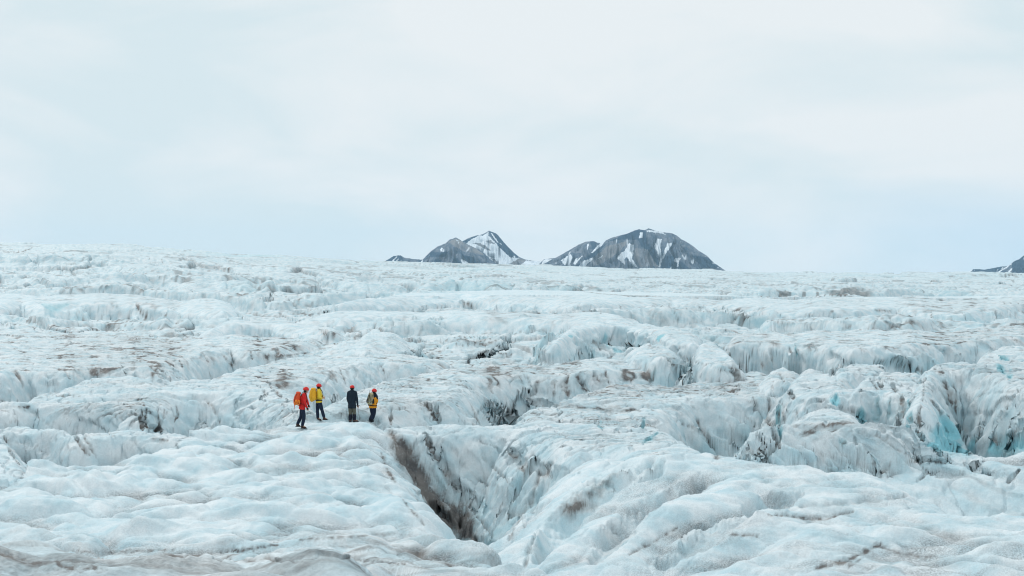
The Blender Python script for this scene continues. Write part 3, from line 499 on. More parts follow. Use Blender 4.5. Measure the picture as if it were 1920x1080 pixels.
        pt = sstep(-0.30, 0.35, fbm(x * 0.07 * k, y * 0.16 * k, 153, 3))
        l4 = fbm(wx * 1.6 * k, wy * 9.0 * k, 150, 2)
        dl = (0.8 * sstep(0.80, 0.98, l1) + 0.8 * sstep(0.76, 0.98, l2)) * (0.15 + 0.85 * sstep(-0.2, 0.3, l4)) + 0.48 * sstep(0.05, 0.45, l3) * (0.4 + 0.6 * sstep(-.2, .3, l4)) + 0.35 * sstep(0.15, 0.5, l4) + 0.04
        dirt_and_shade[m] = np.maximum(dirt_and_shade[m], trc[m] * np.minimum(dtop[m] * 1.35, 1.1) * (dl + 0.10 * pt) * (0.25 + 0.85 * pt))
    # ---- mid-size roughness everywhere near
    nr = 1 - sstep(110, 200, Y)
    m = np.nonzero((nr > 0) & (topk < 0.99))
    x = X[m]; y = Y[m]
    H[m] += (nr[m] * (1 - topk[m]) * (0.10 * fbm(x * 1.3, y * 1.3, 161, 4, 0.6) - 0.10 * sstep(0.78, 1, 1 - 2 * np.abs(perlin(x * 0.9 + 3, y * 0.7, 164))) + 0.05 * np.abs(perlin(x * 4, y * 4, 165)))).astype(F32)
    if marks:
        for (P, Wd, gd, di, bu) in marks:
            pad = Wd.max() * 3 + 1.0
            m = np.nonzero((X > P[:, 0].min() - pad) & (X < P[:, 0].max() + pad) & (Y > P[:, 1].min() - pad * 2) & (Y < P[:, 1].max() + pad * 2))
            if not len(m[0]): continue
            x = X[m]; y = Y[m]; z = H[m]
            wm = Wd.mean()
            m0 = P.mean(0); pa = (x - m0[0] / m0[1] * y) * 0.30 / wm; pb = (z - m0[2] / m0[1] * y) * 0.30 / wm
            nz_ = fbm(pa, pb, 171, 5, 0.62)
            q = seg_dist(x, y, z, P, Wd * 1.15) * (1 + 0.7 * nz_) + 0.55 * nz_
            kk = 0.7 * (1 - sstep(0.1, 1.35, q)) + 0.45 * (1 - sstep(0.0, 0.55, q))
            if gd: H[m] -= ((0.55 if gd >= 1 or gd == 0.6 else 0.55 - 0.45 * topk[m]) * gd * (1 - sstep(0.0, 1.0, q if gd < 1 else 0.55 * q + 0.45 * seg_dist(x, y, z, P, Wd * 1.15)))).astype(F32)
            if di:
                rg = (0.35 if di <= 1 else 0.45) + (0.65 if di <= 1 else 0.4) * sstep(-0.35, 0.25, fbm(pa * (1.6 if di <= 1 else 5) + 4 - (pb * 3 if di > 1 else 0), pb * (3.5 if di <= 1 else 1.5), 173, 4))
                dirt_and_shade[m] = np.maximum(dirt_and_shade[m], 1.35 * di * kk * rg)
            if bu: blue[m] = np.maximum(blue[m], 1.15 * bu * (1 - sstep(0.3, 1.6, q)))
    grit_shade = np.maximum(grit_shade, (1 - topk) * 0.35 * sstep(-0.1, 0.5, fbm(u * 9, L * 20, 181, 3)))
    return H, dirt_and_shade, blue, grit_shade
# ---------------------------------------------------------------- glacier mesh: one sheet, rows packed where the ice is steep
def dense_u(n):
    a = np.linspace(-0.43, 0.43, n)
    g = []; s = 0.43; st = a[1] - a[0]
    while s < 2.6:
        st *= 1.06; s += st; g.append(s)
    g = np.array(g)
    return np.concatenate([-g[::-1], a, g])
NU, NR = int(1400 * DETAIL), int(3000 * DETAIL)
U = dense_u(NU)
Uc = dense_u(int(680 * DETAIL))
rows = np.concatenate([np.exp(np.linspace(math.log(3), math.log(30), 160))[:-1], np.exp(np.linspace(math.log(30), math.log(130), int(2000 * DETAIL)))[:-1],
                       np.exp(np.linspace(math.log(130), math.log(1400), int(1300 * DETAIL)))[:-1], np.exp(np.linspace(math.log(1400), math.log(9500), 60))])
def visible_row(Yc, Hc):
    """for one column: smallest photo row reached so far at every sample"""
    py = HZ - Hc / Yc * FPX
    return np.minimum.accumulate(py)
Xc = Uc[:, None] * rows[None, :]; Yc = np.broadcast_to(rows[None, :], Xc.shape)
from concurrent.futures import ThreadPoolExecutor
def height_mt(X, Y, marks=None):
    n = 12; sl = [slice(int(len(X) * i / n), int(len(X) * (i + 1) / n)) for i in range(n)]
    with ThreadPoolExecutor(4) as ex:
        r = list(ex.map(lambda q: height(X[q], Y[q], marks), sl))
    return [np.concatenate([a[i] for a in r]) for i in range(4)]
Hc = height_mt(Xc, Yc)[0]
RUN = np.minimum.accumulate(HZ - Hc / Yc * FPX, axis=1)
def hit(px, py):
    """first ice point on the sight line through a photo pixel"""
    u = (px - 960) / FPX
    i = int(np.clip(np.searchsorted(Uc, u), 1, len(Uc) - 1))
    if abs(Uc[i - 1] - u) < abs(Uc[i] - u): i -= 1
    k = np.nonzero(RUN[i] <= py)[0]
    k = k[0] if len(k) else int(np.argmin(RUN[i]))
    y = rows[k]
    return np.array([u * y, y, Hc[i, k]])
marks = []
for (pts, wpx, gd, di, bu) in MARKS:
    q = []
    for (a, b) in zip(pts[:-1], pts[1:]):
        n = max(1, int(math.hypot(b[0] - a[0], b[1] - a[1]) / 8))
        q += [(a[0] + (b[0] - a[0]) * i / n, a[1] + (b[1] - a[1]) * i / n) for i in range(n)]
    q.append(pts[-1])
    P = np.array([hit(*p) for p in q])
    Wd = wpx * P[:, 1] / FPX
    marks.append((P, Wd, gd, di, bu))
# adaptive rows
py = HZ - Hc / Yc * FPX
dpy = np.abs(np.diff(py, axis=1)); dl = np.diff(np.log(rows))[None, :]
vis = (py[:, 1:] <= RUN[:, 1:] + 6.0)
ym = rows[None, 1:]; base = np.where(ym < 29, 40, np.where((ym > 48) & (ym < 112), 560, np.where(ym < 112, 330, np.where(ym < 1350, 150, 40))))
met = np.sqrt((dl * base) ** 2 + (np.minimum(dpy, 40) * np.where(vis, 1.0, 0.22)) ** 2)
cs = np.cumsum(np.pad(met, ((81, 80), (0, 0)), mode='edge'), axis=0); met = (cs[80:] - cs[:-80]) / 80.0      # neighbours share nearly the same rows
met = met[:len(Uc)]
cs = np.cumsum(np.pad(met, ((31, 30), (0, 0)), mode='edge'), axis=0); met = ((cs[30:] - cs[:-30]) / 30.0)[:len(Uc)]
met = met * 0.75 + met.mean(0, keepdims=True) * 0.25
cum = np.concatenate([np.zeros((met.shape[0], 1)), np.cumsum(met, axis=1)], axis=1)
cum /= cum[:, -1:]
tq = np.linspace(0, 1, NR)
Yq = np.array([np.interp(tq, cum[i], rows) for i in range(len(Uc))])
ii = np.clip(np.searchsorted(Uc, U, side='right') - 1, 0, len(Uc) - 2); ft = ((U - Uc[ii]) / (Uc[ii + 1] - Uc[ii]))[:, None]
YY = Yq[ii] * (1 - ft) + Yq[ii + 1] * ft
XX = U[:, None] * YY
HH, DD, BB, GG = height_mt(XX, YY, marks)
# fractured relief pushed out along the wall normals (blocks, joints, small steps)
def carve(sl):
    X, Y, Z = XX[sl], YY[sl], HH[sl]
    dXu = np.gradient(X, axis=0); dZu = np.gradient(Z, axis=0); dYu = np.gradient(Y, axis=0); dYv = np.gradient(Y, axis=1); dZv = np.gradient(Z, axis=1); dXv = np.gradient(X, axis=1)
    nx = dYu * dZv - dZu * dYv; ny = dZu * dXv - dXu * dZv; nz_ = dXu * dYv - dYu * dXv
    ln = np.sqrt(nx * nx + ny * ny + nz_ * nz_) + 1e-9; nx /= ln; ny /= ln; nz_ /= ln
    st = sstep(0.22, 0.62, 1 - nz_) * (1 - sstep(230, 420, Y)) * (0.35 + 0.65 * sstep(42, 58, Y))
    m = np.nonzero(st > 0.01); x = X[m].astype(F32); y = Y[m].astype(F32); z = Z[m].astype(F32); k = 1 / np.maximum(0.9, y / 75.0)
    q = x * 0.85 + y * 0.35 + 0.35 * z; zz = z + 0.25 * x
    ve, bx, by, r1, r2 = voronoi(q * 0.62 * k + 0.3 * perlin3(x * k, y * k, z * k, 3), zz * 0.50 * k, 9)
    we, cx, cy, s1, s2 = voronoi(q * 1.9 * k, zz * 1.3 * k + 0.3 * perlin3(x * 2 * k, y * 2 * k, z * 2 * k, 4), 12)
    dsp = 0.34 * ((r1 - 0.5) * 0.9 + bx * (r2 - 0.5) * 1.6 + by * (r1 - 0.5) * 1.4) + 0.09 * ((s1 - 0.5) + cx * (s2 - 0.5) * 1.6 + cy * (s1 - 0.4)) - 0.10 * (1 - sstep(0, 0.06, ve))
    dsp = dsp + 0.08 * perlin3(x * 0.9 * k, y * 0.9 * k, z * 1.4 * k, 5) + 0.03 * perlin3(x * 2.2 * k, y * 2.2 * k, z * 2.2 * k, 6)
    a = st[m] * dsp / k * 0.9
    seam = (1 - sstep(0.01, 0.05, ve)) * sstep(-0.05, 0.35, perlin3(x * .3 * k, y * .3 * k, z * .5 * k, 8)) + 0.5 * (1 - sstep(0.01, 0.06, we)) * sstep(0.1, 0.4, perlin3(x * .6 * k, y * .6 * k, z * .8 * k, 9))
    R = [X.copy(), Y.copy(), Z.copy(), DD[sl].copy()]
    R[0][m] += nx[m] * a; R[1][m] += ny[m] * a; R[2][m] += nz_[m] * a
    R[3][m] = np.maximum(R[3][m] * (0.62 + 0.6 * sstep(-0.4, 0.4, perlin3(x * 1.4 * k, y * 1.4 * k, z * 2.6 * k, 10))), 0.75 * seam * st[m])
    return R
_n = 12; _sl = [slice(max(0, int(len(XX) * i / _n) - 1), min(len(XX), int(len(XX) * (i + 1) / _n) + 1)) for i in range(_n)]
with ThreadPoolExecutor(4) as ex: _res = list(ex.map(carve, _sl))
GX_, GY_, GZ_, DD2 = (np.empty_like(XX) for _ in range(4))
for i, r in enumerate(_res):
    lo, hi = int(len(XX) * i / _n), int(len(XX) * (i + 1) / _n); o = lo - _sl[i].start
    for dst, src in zip((GX_, GY_, GZ_, DD2), r): dst[lo:hi] = src[o:o + hi - lo]
DD = DD2
print('terrain heights', round(time.time() - T0, 1))

def grid_mesh(name, X, Y, Z, attrs=None):
    n0, n1 = X.shape
    me = bpy.data.meshes.new(name)
    co = np.stack([X, Y, Z], -1).astype(F32).reshape(-1)
    idx = np.arange(n0 * n1, dtype=np.int32).reshape(n0, n1)
    f = np.stack([idx[:-1, :-1], idx[1:, :-1], idx[1:, 1:], idx[:-1, 1:]], -1).reshape(-1)
    nf = (n0 - 1) * (n1 - 1)
    me.vertices.add(n0 * n1); me.loops.add(nf * 4); me.polygons.add(nf)
    me.vertices.foreach_set('co', co)
    me.loops.foreach_set('vertex_index', f)
    me.polygons.foreach_set('loop_start', np.arange(0, nf * 4, 4, dtype=np.int32))
    me.polygons.foreach_set('use_smooth', np.ones(nf, bool))
    me.update(calc_edges=True)
    if attrs is not None:
        ca = me.attributes.new('tint', 'FLOAT_COLOR', 'POINT')
        ca.data.foreach_set('color', np.concatenate([attrs, np.ones(attrs.shape[:-1] + (1,), F32)], -1).astype(F32).reshape(-1))
    return me

def node_mat(name):
    m = bpy.data.materials.new(name); m.use_nodes = True
    t = m.node_tree
    return m, t, t.nodes['Principled BSDF']
def ice_material():
    m, t, P = node_mat('glacier_ice')
    N = t.nodes.new; K = t.links.new
    at = N('ShaderNodeAttribute'); at.attribute_name = 'tint'
    sp = N('ShaderNodeSeparateColor'); K(at.outputs['Color'], sp.inputs['Color'])
    geo = N('ShaderNodeNewGeometry')
    # grain that keeps its size in metres
    n1 = N('ShaderNodeTexNoise'); n1.inputs['Scale'].default_value = 9.0; n1.inputs['Detail'].default_value = 5; n1.inputs['Roughness'].default_value = 0.7
    n2 = N('ShaderNodeTexNoise'); n2.inputs['Scale'].default_value = 0.9; n2.inputs['Detail'].default_value = 5; n2.inputs['Roughness'].default_value = 0.6
    K(geo.outputs['Position'], n1.inputs['Vector']); K(geo.outputs['Position'], n2.inputs['Vector'])
    # weathered white crust with faint blue-white variation
    c1 = N('ShaderNodeMixRGB'); c1.inputs['Color1'].default_value = (0.49, 0.65, 0.71, 1); c1.inputs['Color2'].default_value = (0.73, 0.785, 0.81, 1)
    mr = N('ShaderNodeMapRange'); mr.inputs['From Min'].default_value = 0.35; mr.inputs['From Max'].default_value = 0.62; K(n2.outputs['Fac'], mr.inputs['Value']); K(mr.outputs['Result'], c1.inputs['Fac'])
    # clear blue ice
    c2 = N('ShaderNodeMixRGB'); c2.inputs['Color2'].default_value = (0.16, 0.52, 0.61, 1); K(c1.outputs[0], c2.inputs['Color1'])
    bm = N('ShaderNodeMath'); bm.operation = 'MULTIPLY'; bm.inputs[1].default_value = 0.82; K(sp.outputs['Green'], bm.inputs[0]); bm.use_clamp = True
    K(bm.outputs[0], c2.inputs['Fac'])
    # grit with painted hollow shade, then dirt with painted gully shade
    dn = N('ShaderNodeMixRGB'); dn.inputs['Color1'].default_value = (0.07, 0.070, 0.072, 1); dn.inputs['Color2'].default_value = (0.20, 0.186, 0.176, 1)
    mr2 = N('ShaderNodeMapRange'); mr2.inputs['From Min'].default_value = 0.35; mr2.inputs['From Max'].default_value = 0.65; K(n2.outputs['Fac'], mr2.inputs['Value']); K(mr2.outputs['Result'], dn.inputs['Fac'])
    da = N('ShaderNodeMath'); da.operation = 'MULTIPLY_ADD'; K(n1.outputs['Fac'], da.inputs[0]); da.inputs[1].default_value = 1.6; da.inputs[2].default_value = 0.30
    dm = N('ShaderNodeMath'); dm.operation = 'MULTIPLY'; dm.use_clamp = True; K(sp.outputs['Red'], dm.inputs[0]); K(da.outputs[0], dm.inputs[1])
    n3 = N('ShaderNodeTexNoise'); n3.inputs['Scale'].default_value = 26.0; n3.inputs['Detail'].default_value = 3; K(geo.outputs['Position'], n3.inputs['Vector'])
    ga = N('ShaderNodeMapRange'); ga.inputs['From Min'].default_value = 0.36; ga.inputs['From Max'].default_value = 0.64; ga.inputs['To Min'].default_value = 0.15; ga.inputs['To Max'].default_value = 1.0; K(n3.outputs['Fac'], ga.inputs['Value'])
    gm = N('ShaderNodeMath'); gm.operation = 'MULTIPLY'; gm.use_clamp = True; K(sp.outputs['Blue'], gm.inputs[0]); K(ga.outputs['Result'], gm.inputs[1])
    cg = N('ShaderNodeMixRGB'); K(c2.outputs[0], cg.inputs['Color1']); cg.inputs['Color2'].default_value = (0.21, 0.235, 0.25, 1); K(gm.outputs[0], cg.inputs['Fac'])
    c3 = N('ShaderNodeMixRGB'); K(cg.outputs[0], c3.inputs['Color1']); K(dn.outputs[0], c3.inputs['Color2']); K(dm.outputs[0], c3.inputs['Fac'])
    K(c3.outputs[0], P.inputs['Base Color'])
    P.inputs['Roughness'].default_value = 0.62
    P.inputs['Specular IOR Level'].default_value = 0.22
    b = N('ShaderNodeBump'); b.inputs['Strength'].default_value = 0.6; b.inputs['Distance'].default_value = 0.045
    hb_ = N('ShaderNodeMath'); hb_.operation = 'MULTIPLY_ADD'; K(n3.outputs['Fac'], hb_.inputs[0]); hb_.inputs[1].default_value = 0.35; K(n1.outputs['Fac'], hb_.inputs[2]); K(hb_.outputs[0], b.inputs['Height']); K(b.outputs[0], P.inputs['Normal'])
    return m
ICE = ice_material()
me = grid_mesh('glacier', GX_, GY_, GZ_, np.stack([np.clip(DD, 0, 1), np.clip(BB, 0, 1), np.clip(np.maximum(GG, 0.2), 0, 1)], -1))
me.materials.append(ICE)
gl = bpy.data.objects.new('glacier', me); COL.objects.link(gl)
tag(gl, 'pale blue crevassed glacier ice with brown dirt streaks', kind='structure')
print('glacier', len(me.vertices), round(time.time() - T0, 1))
# ---------------------------------------------------------------- mountains behind the ice
def c1(pts): return [(700 + x / 5.647, 420 + y / 5.647) for x, y in pts]
def c2(pts): return [(1000 + x / 5.053, 420 + y / 5.053) for x, y in pts]
def c3(pts): return [(1780 + x / 13.71, 460 + y / 13.71) for x, y in pts]
MOUNT = [
 # crest line (photo px), distance, snow patches, patches of dark rock and painted shade, scree-light patches
 ([(712,496),(719,491),(729,485.5),(738,480),(751,478.6),(758,483),(774,485.5),(792,487),(815,497)], 6900,
  [c1([(195,395),(240,345),(255,345),(220,388)])], [c1([(130,400),(165,368),(215,340),(290,330),(330,400)])], []),
 ([(783,497),(788.5,491),(799,480),(808,471),(820,462.5),(836,456),(843,449),(849,447.5),(855,445),(863,450),(870,455),(884,461.6),(904,471),(918,485),(930,494),(944,502)], 6300,
  [c1([(495,412),(520,385),(530,388),(515,415)]), c1([(705,272),(722,250),(742,262),(720,292)]), c1([(925,378),(950,376),(1040,432),(945,430)]), c1([(872,160),(905,172),(885,182)])],
  [c1([(560,345),(620,290),(700,300),(800,290),(760,345),(640,350)]), c1([(620,400),(660,372),(730,380),(700,420),(630,420)]), c1([(835,420),(850,365),(890,360),(930,430)]), c1([(900,280),(960,330),(1060,350),(1110,430),(1040,430),(960,360)])],
  [c1([(790,190),(875,150),(960,190),(1100,270),(1180,330),(960,290),(850,230)])]),
 ([(850,462),(866,453),(877,447),(891,442),(904,439.5),(911,436),(917,432.5),(923,435),(929,437),(934,441),(941,450),(948,458),(958.5,468.7),(966,476),(973.6,482),(985,486.5),(996,488.5),(1010,490),(1026,488),(1044,486),(1060,498)], 7100,
  [c1([(985,210),(1010,180),(1060,150),(1120,118),(1160,125),(1205,92),(1225,82),(1215,125),(1240,140),(1285,190),(1335,250),(1400,310),(1440,350),(1545,362),(1500,400),(1420,432),(1290,440),(1240,375),(1160,305),(1060,250)]),
   c1([(1240,95),(1262,105),(1325,190),(1310,195)]), c1([(1620,385),(1680,392),(1760,395),(1900,360),(1960,380),(2100,480),(1500,480),(1560,430)]), c1([(1335,200),(1360,215),(1350,222)]), c1([(1480,335),(1500,335),(1510,360),(1490,358)])],
  [c1([(1225,72),(1262,85),(1320,118),(1400,210),(1460,272),(1560,352),(1500,362),(1430,335),(1340,262),(1290,180),(1235,110)]), c1([(940,190),(1080,122),(1100,140),(1020,175),(985,205)])],  # first polygon paints the shade on the peak's right flank
  [c1([(1050,203),(1110,200),(1190,228),(1250,290),(1200,270),(1110,225)]), c1([(1185,180),(1240,170),(1300,215),(1240,205)]), c1([(1240,360),(1290,375),(1325,430),(1300,430)]),
   c1([(1430,425),(1545,368),(1610,380),(1560,440)])]),
 ([(1008,498),(1020,486),(1041.6,483.5),(1065,470.5),(1085,458.6),(1099,453),(1113,452),(1119,454.5),(1127,456),(1135,451),(1148.5,445),(1176,438),(1188,433),(1198,429.5),(1208,432),(1216,428),(1228,432),(1241.6,435.5),(1259,437),(1268,441),(1277,448),(1286,453),(1297,459.6),(1309,469.5),(1325,479),(1336.6,491),(1353.5,503),(1368,512)], 6400,
  [c2([(262,345),(355,283),(372,318),(350,372),(358,400),(292,388)]), c2([(380,375),(400,328),(418,324),(395,385)]), c2([(425,408),(480,348),(565,316),(560,340),(478,408)]), c2([(400,355),(440,315),(470,300),(430,350),(400,385)]), c2([(600,335),(660,292),(640,322)]),
   c2([(508,250),(510,200),(526,183),(524,225)]), c2([(600,212),(660,158),(692,148),(655,198),(600,240),(560,275),(548,272)]),
   c2([(800,302),(865,252),(905,183),(955,198),(948,262),(935,330),(992,410),(945,405),(882,308),(862,338),(870,388),(830,352),(802,332)]),
   c2([(1003,132),(1010,78),(1036,78),(1036,132)]), c2([(1143,218),(1175,138),(1217,143),(1202,222),(1216,318),(1272,178),(1318,180),(1252,292),(1217,342),(1202,408),(1184,408),(1200,332),(1178,272)]),
   c2([(1330,352),(1345,325),(1402,318),(1382,350),(1375,408),(1357,408),(1364,370)]), c2([(1066,62),(1150,62),(1222,78),(1255,102),(1200,86),(1080,76)]), c2([(1685,366),(1725,370),(1732,384)]), c2([(40,420),(70,380),(110,335),(190,332),(120,362),(80,420)]), c2([(200,365),(222,365),(212,375)])],
  [c2([(700,165),(890,92),(1000,48),(1060,60),(1080,180),(1150,240),(1200,400),(1150,380),(1100,260),(1020,210),(990,150),(800,150)]), c2([(540,170),(600,175),(600,230),(560,250)]), c2([(400,400),(520,300),(700,180),(560,330),(440,408)]), c2([(1210,400),(1240,300),(1330,300),(1480,420),(1210,420)]), c2([(1500,300),(1640,310),(1780,418),(1600,418)])],
  [c2([(960,230),(1080,240),(1130,330),(1180,400),(1010,405),(950,320)]), c2([(560,330),(700,210),(900,160),(820,260),(640,380),(520,405)])]),
 ([(1806,513),(1816,509),(1825,504.8),(1836,504.8),(1846,505.6),(1860,503),(1876,500),(1895,498),(1930,505)], 7300, [c3([(250,705),(440,628),(600,612),(590,650),(470,712)])], [c3([(600,612),(1350,540),(1350,720),(600,720)])], []),
 ([(1860,516),(1869,511),(1874,508),(1886,501),(1896,494),(1904,488.5),(1911,486),(1920,478.6),(1950,462),(2010,445),(2080,458),(2150,485),(2240,512)], 6600,
  [c3([(1240,690),(1260,640),(1310,595),(1450,555),(1590,465),(1600,480),(1480,575),(1340,650),(1290,700)]), c3([(1490,700),(1555,620),(1600,588),(1625,600),(1560,700)])], [c3([(1600,470),(1900,260),(2400,300),(2300,720),(1620,720)])], []),
]
def in_poly(x, y, P):
    ins = np.zeros(x.shape, bool); n = len(P)
    for i in range(n):
        ax, ay = P[i]; bx, by = P[(i + 1) % n]
        if ay != by: ins ^= ((ay > y) != (by > y)) & (x < (bx - ax) * (y - ay) / (by - ay) + ax)
    return ins
def rock_material():
    m, t, P = node_mat('mountain_rock')
    N = t.nodes.new; K = t.links.new
    at = N('ShaderNodeAttribute'); at.attribute_name = 'tint'
    sp = N('ShaderNodeSeparateColor'); K(at.outputs['Color'], sp.inputs['Color'])
    geo = N('ShaderNodeNewGeometry')
    n1 = N('ShaderNodeTexNoise'); n1.inputs['Scale'].default_value = 0.03; n1.inputs['Detail'].default_value = 8; n1.inputs['Roughness'].default_value = 0.65; K(geo.outputs['Position'], n1.inputs['Vector'])
    a = N('ShaderNodeMixRGB'); a.inputs['Color1'].default_value = (0.06, 0.095, 0.145, 1); a.inputs['Color2'].default_value = (0.225, 0.24, 0.275, 1)  # some of the haze's blue is put into the rock colours
    mr = N('ShaderNodeMapRange'); mr.inputs['From Min'].default_value = 0.38; mr.inputs['From Max'].default_value = 0.62; K(n1.outputs['Fac'], mr.inputs['Value']); K(mr.outputs['Result'], a.inputs['Fac'])
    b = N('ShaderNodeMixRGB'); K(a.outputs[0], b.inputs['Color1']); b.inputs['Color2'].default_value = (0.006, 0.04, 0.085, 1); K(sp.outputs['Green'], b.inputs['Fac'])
    c = N('ShaderNodeMixRGB'); K(b.outputs[0], c.inputs['Color1']); c.inputs['Color2'].default_value = (0.34, 0.31, 0.29, 1); K(sp.outputs['Blue'], c.inputs['Fac'])
    d = N('ShaderNodeMixRGB'); K(c.outputs[0], d.inputs['Color1']); d.inputs['Color2'].default_value = (0.78, 0.82, 0.86, 1); K(sp.outputs['Red'], d.inputs['Fac'])
    K(d.outputs[0], P.inputs['Base Color']); bp = N('ShaderNodeBump'); bp.inputs['Strength'].default_value = 0.9; bp.inputs['Distance'].default_value = 9.0; K(n1.outputs['Fac'], bp.inputs['Height']); K(bp.outputs[0], P.inputs['Normal']); P.inputs['Roughness'].default_value = 0.9; P.inputs['Specular IOR Level'].default_value = 0.1
    return m
ROCK = rock_material()
for mi, (crest, D, snow, dark, light) in enumerate(MOUNT):
    c = np.array(crest, float)
    w0, w1 = c[0, 0], c[-1, 0]
    n = max(60, int((w1 - w0) * 1.6)); px = np.linspace(w0, w1, n)
    row = np.interp(px, c[:, 0], c[:, 1])
    xm = (px - 960) / FPX * D
    row = row + 0.7 * fbm(xm / 14.0, xm * 0 + mi, 201, 3) * np.clip((515 - row) / 12, 0.2, 1)
    base = 524.0
    zb = -(base - HZ) / FPX * D; zc = -(row - HZ) / FPX * D
    hgt = zc - zb
    nf, nb = 110, 30
    t = np.concatenate([np.linspace(0, 1, nf), np.linspace(1, 0, nb)[1:]]); side = np.concatenate([-np.ones(nf), np.ones(nb - 1)])
    T, Xp = np.meshgrid(t, px); Sd = np.meshgrid(side, px)[0]
    Hh = hgt[:, None]
    xw = (Xp - 960) / FPX * D
    gul = np.abs(perlin(xw / 55.0 + 0.6 * perlin(xw / 40, T * 3, 7), T * 0.9 + mi * 3, 211)) + 0.4 * np.abs(perlin(xw / 19.0, T * 2.0 + mi, 213))
    run = (1 - T) * (1.25 * Hh + 30)
    Yw = D + Sd * run - np.where(Sd < 0, 1, 0) * (gul - 0.3) * 1.5 * Hh * T * (1 - T) * 2.2
    Zw = zb + Hh * (T ** 0.92) + (Hh * 0.05 * fbm(xw / 20.0, T * 5, 215, 3)) * T * (1 - T) * 4
    Xw = xw * 1.0
    # the same sight lines at another depth: keep the crest where it stands, let the foot widen
    pyv = HZ - Zw / Yw * FPX; pxv = 960 + Xw / Yw * FPX
    jx = 2.0 * fbm(xw / 9.0, T * 9, 217, 4, 0.6); jy = 2.0 * fbm(xw / 9.0 + 5, T * 9, 218, 4, 0.6)
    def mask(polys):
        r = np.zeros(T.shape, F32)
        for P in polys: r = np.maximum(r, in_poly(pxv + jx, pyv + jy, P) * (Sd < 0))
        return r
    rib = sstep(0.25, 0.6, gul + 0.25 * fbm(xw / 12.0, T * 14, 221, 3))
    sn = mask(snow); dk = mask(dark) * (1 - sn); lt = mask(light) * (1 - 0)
    if mi == 2: sn = sn * (1 - lt)
    sn = np.maximum(sn, 0.8 * sstep(0.48, 0.60, perlin(xw / 16.0 - T * 3, T * 3.2 + mi * 5, 223)) * sstep(0.1, 0.4, perlin(xw / 60.0, T * 3 + mi, 225)) * (T < 0.93) * (Sd < 0)).astype(F32)
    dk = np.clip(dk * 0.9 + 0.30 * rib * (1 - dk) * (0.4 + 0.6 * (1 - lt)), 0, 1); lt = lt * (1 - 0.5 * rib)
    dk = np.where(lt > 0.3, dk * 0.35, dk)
    sn = np.maximum(sn, (Sd > 0) * 0.3)
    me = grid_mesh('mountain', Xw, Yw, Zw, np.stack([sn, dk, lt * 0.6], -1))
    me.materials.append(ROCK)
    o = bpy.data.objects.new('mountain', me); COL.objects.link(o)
    tag(o, kind='structure', label=['low dark hill farthest left behind the ice', 'grey rounded mountain in front of the snowy peak', 'pointed peak with a broad snowfield and dark right flank', 'wide dark mountain with branching white snow gullies', 'low dark ridge at the far right skyline', 'dark slope rising at the right edge with a snow stripe'][mi])

# ---------------------------------------------------------------- haze
hm = bpy.data.materials.new('haze_air'); hm.use_nodes = True
ht = hm.node_tree
for n_ in list(ht.nodes): ht.nodes.remove(n_)
ho = ht.nodes.new('ShaderNodeOutputMaterial'); hv = ht.nodes.new('ShaderNodeVolumePrincipled')
hv.inputs['Color'].default_value = (0.56, 0.81, 1.0, 1); hv.inputs['Density'].default_value = 0.000038; hv.inputs['Anisotropy'].default_value = 0.1
ht.links.new(hv.outputs[0], ho.inputs['Volume'])
zlow = float(HH.min()) - 1.0
x_e = float(np.abs(XX).max()) + 50
bm = bmesh.new(); bmesh.ops.create_cube(bm, size=1.0)
for v in bm.verts:
    v.co = Vector(((v.co.x) * 2 * x_e, -60 if v.co.y < 0 else 9600, zlow if v.co.z < 0 else 260))
hme = bpy.data.meshes.new('haze'); bm.to_mesh(hme); bm.free(); hme.materials.append(hm)
hz_o = bpy.data.objects.new('haze', hme); COL.objects.link(hz_o); tag(hz_o, kind='stuff')
# ---------------------------------------------------------------- the party on the near ridge
def ground(x, y):
    u = x / y; i = int(np.clip(np.searchsorted(U, u), 1, len(U) - 1)); f = (u - U[i - 1]) / (U[i] - U[i - 1])
    return float(np.interp(y, YY[i - 1], HH[i - 1]) * (1 - f) + np.interp(y, YY[i], HH[i]) * f)
def cloth(name, col, rough=0.8, noise=0.12, scale=14.0):
    m, t, P = node_mat(name)
    N = t.nodes.new; K = t.links.new
    co = N('ShaderNodeTexCoord'); n = N('ShaderNodeTexNoise'); n.inputs['Scale'].default_value = scale; n.inputs['Detail'].default_value = 3
    K(co.outputs['Object'], n.inputs['Vector'])
    h = N('ShaderNodeMixRGB'); h.inputs['Color1'].default_value = tuple(c * (1 - noise * 2) for c in col) + (1,); h.inputs['Color2'].default_value = tuple(min(1, c * (1 + noise)) for c in col) + (1,)
    K(n.outputs['Fac'], h.inputs['Fac']); K(h.outputs[0], P.inputs['Base Color'])
    b = N('ShaderNodeBump'); b.inputs['Strength'].default_value = 0.4; b.inputs['Distance'].default_value = 0.01; K(n.outputs['Fac'], b.inputs['Height']); K(b.outputs[0], P.inputs['Normal'])
    P.inputs['Roughness'].default_value = rough; P.inputs['Specular IOR Level'].default_value = 0.25
    return m
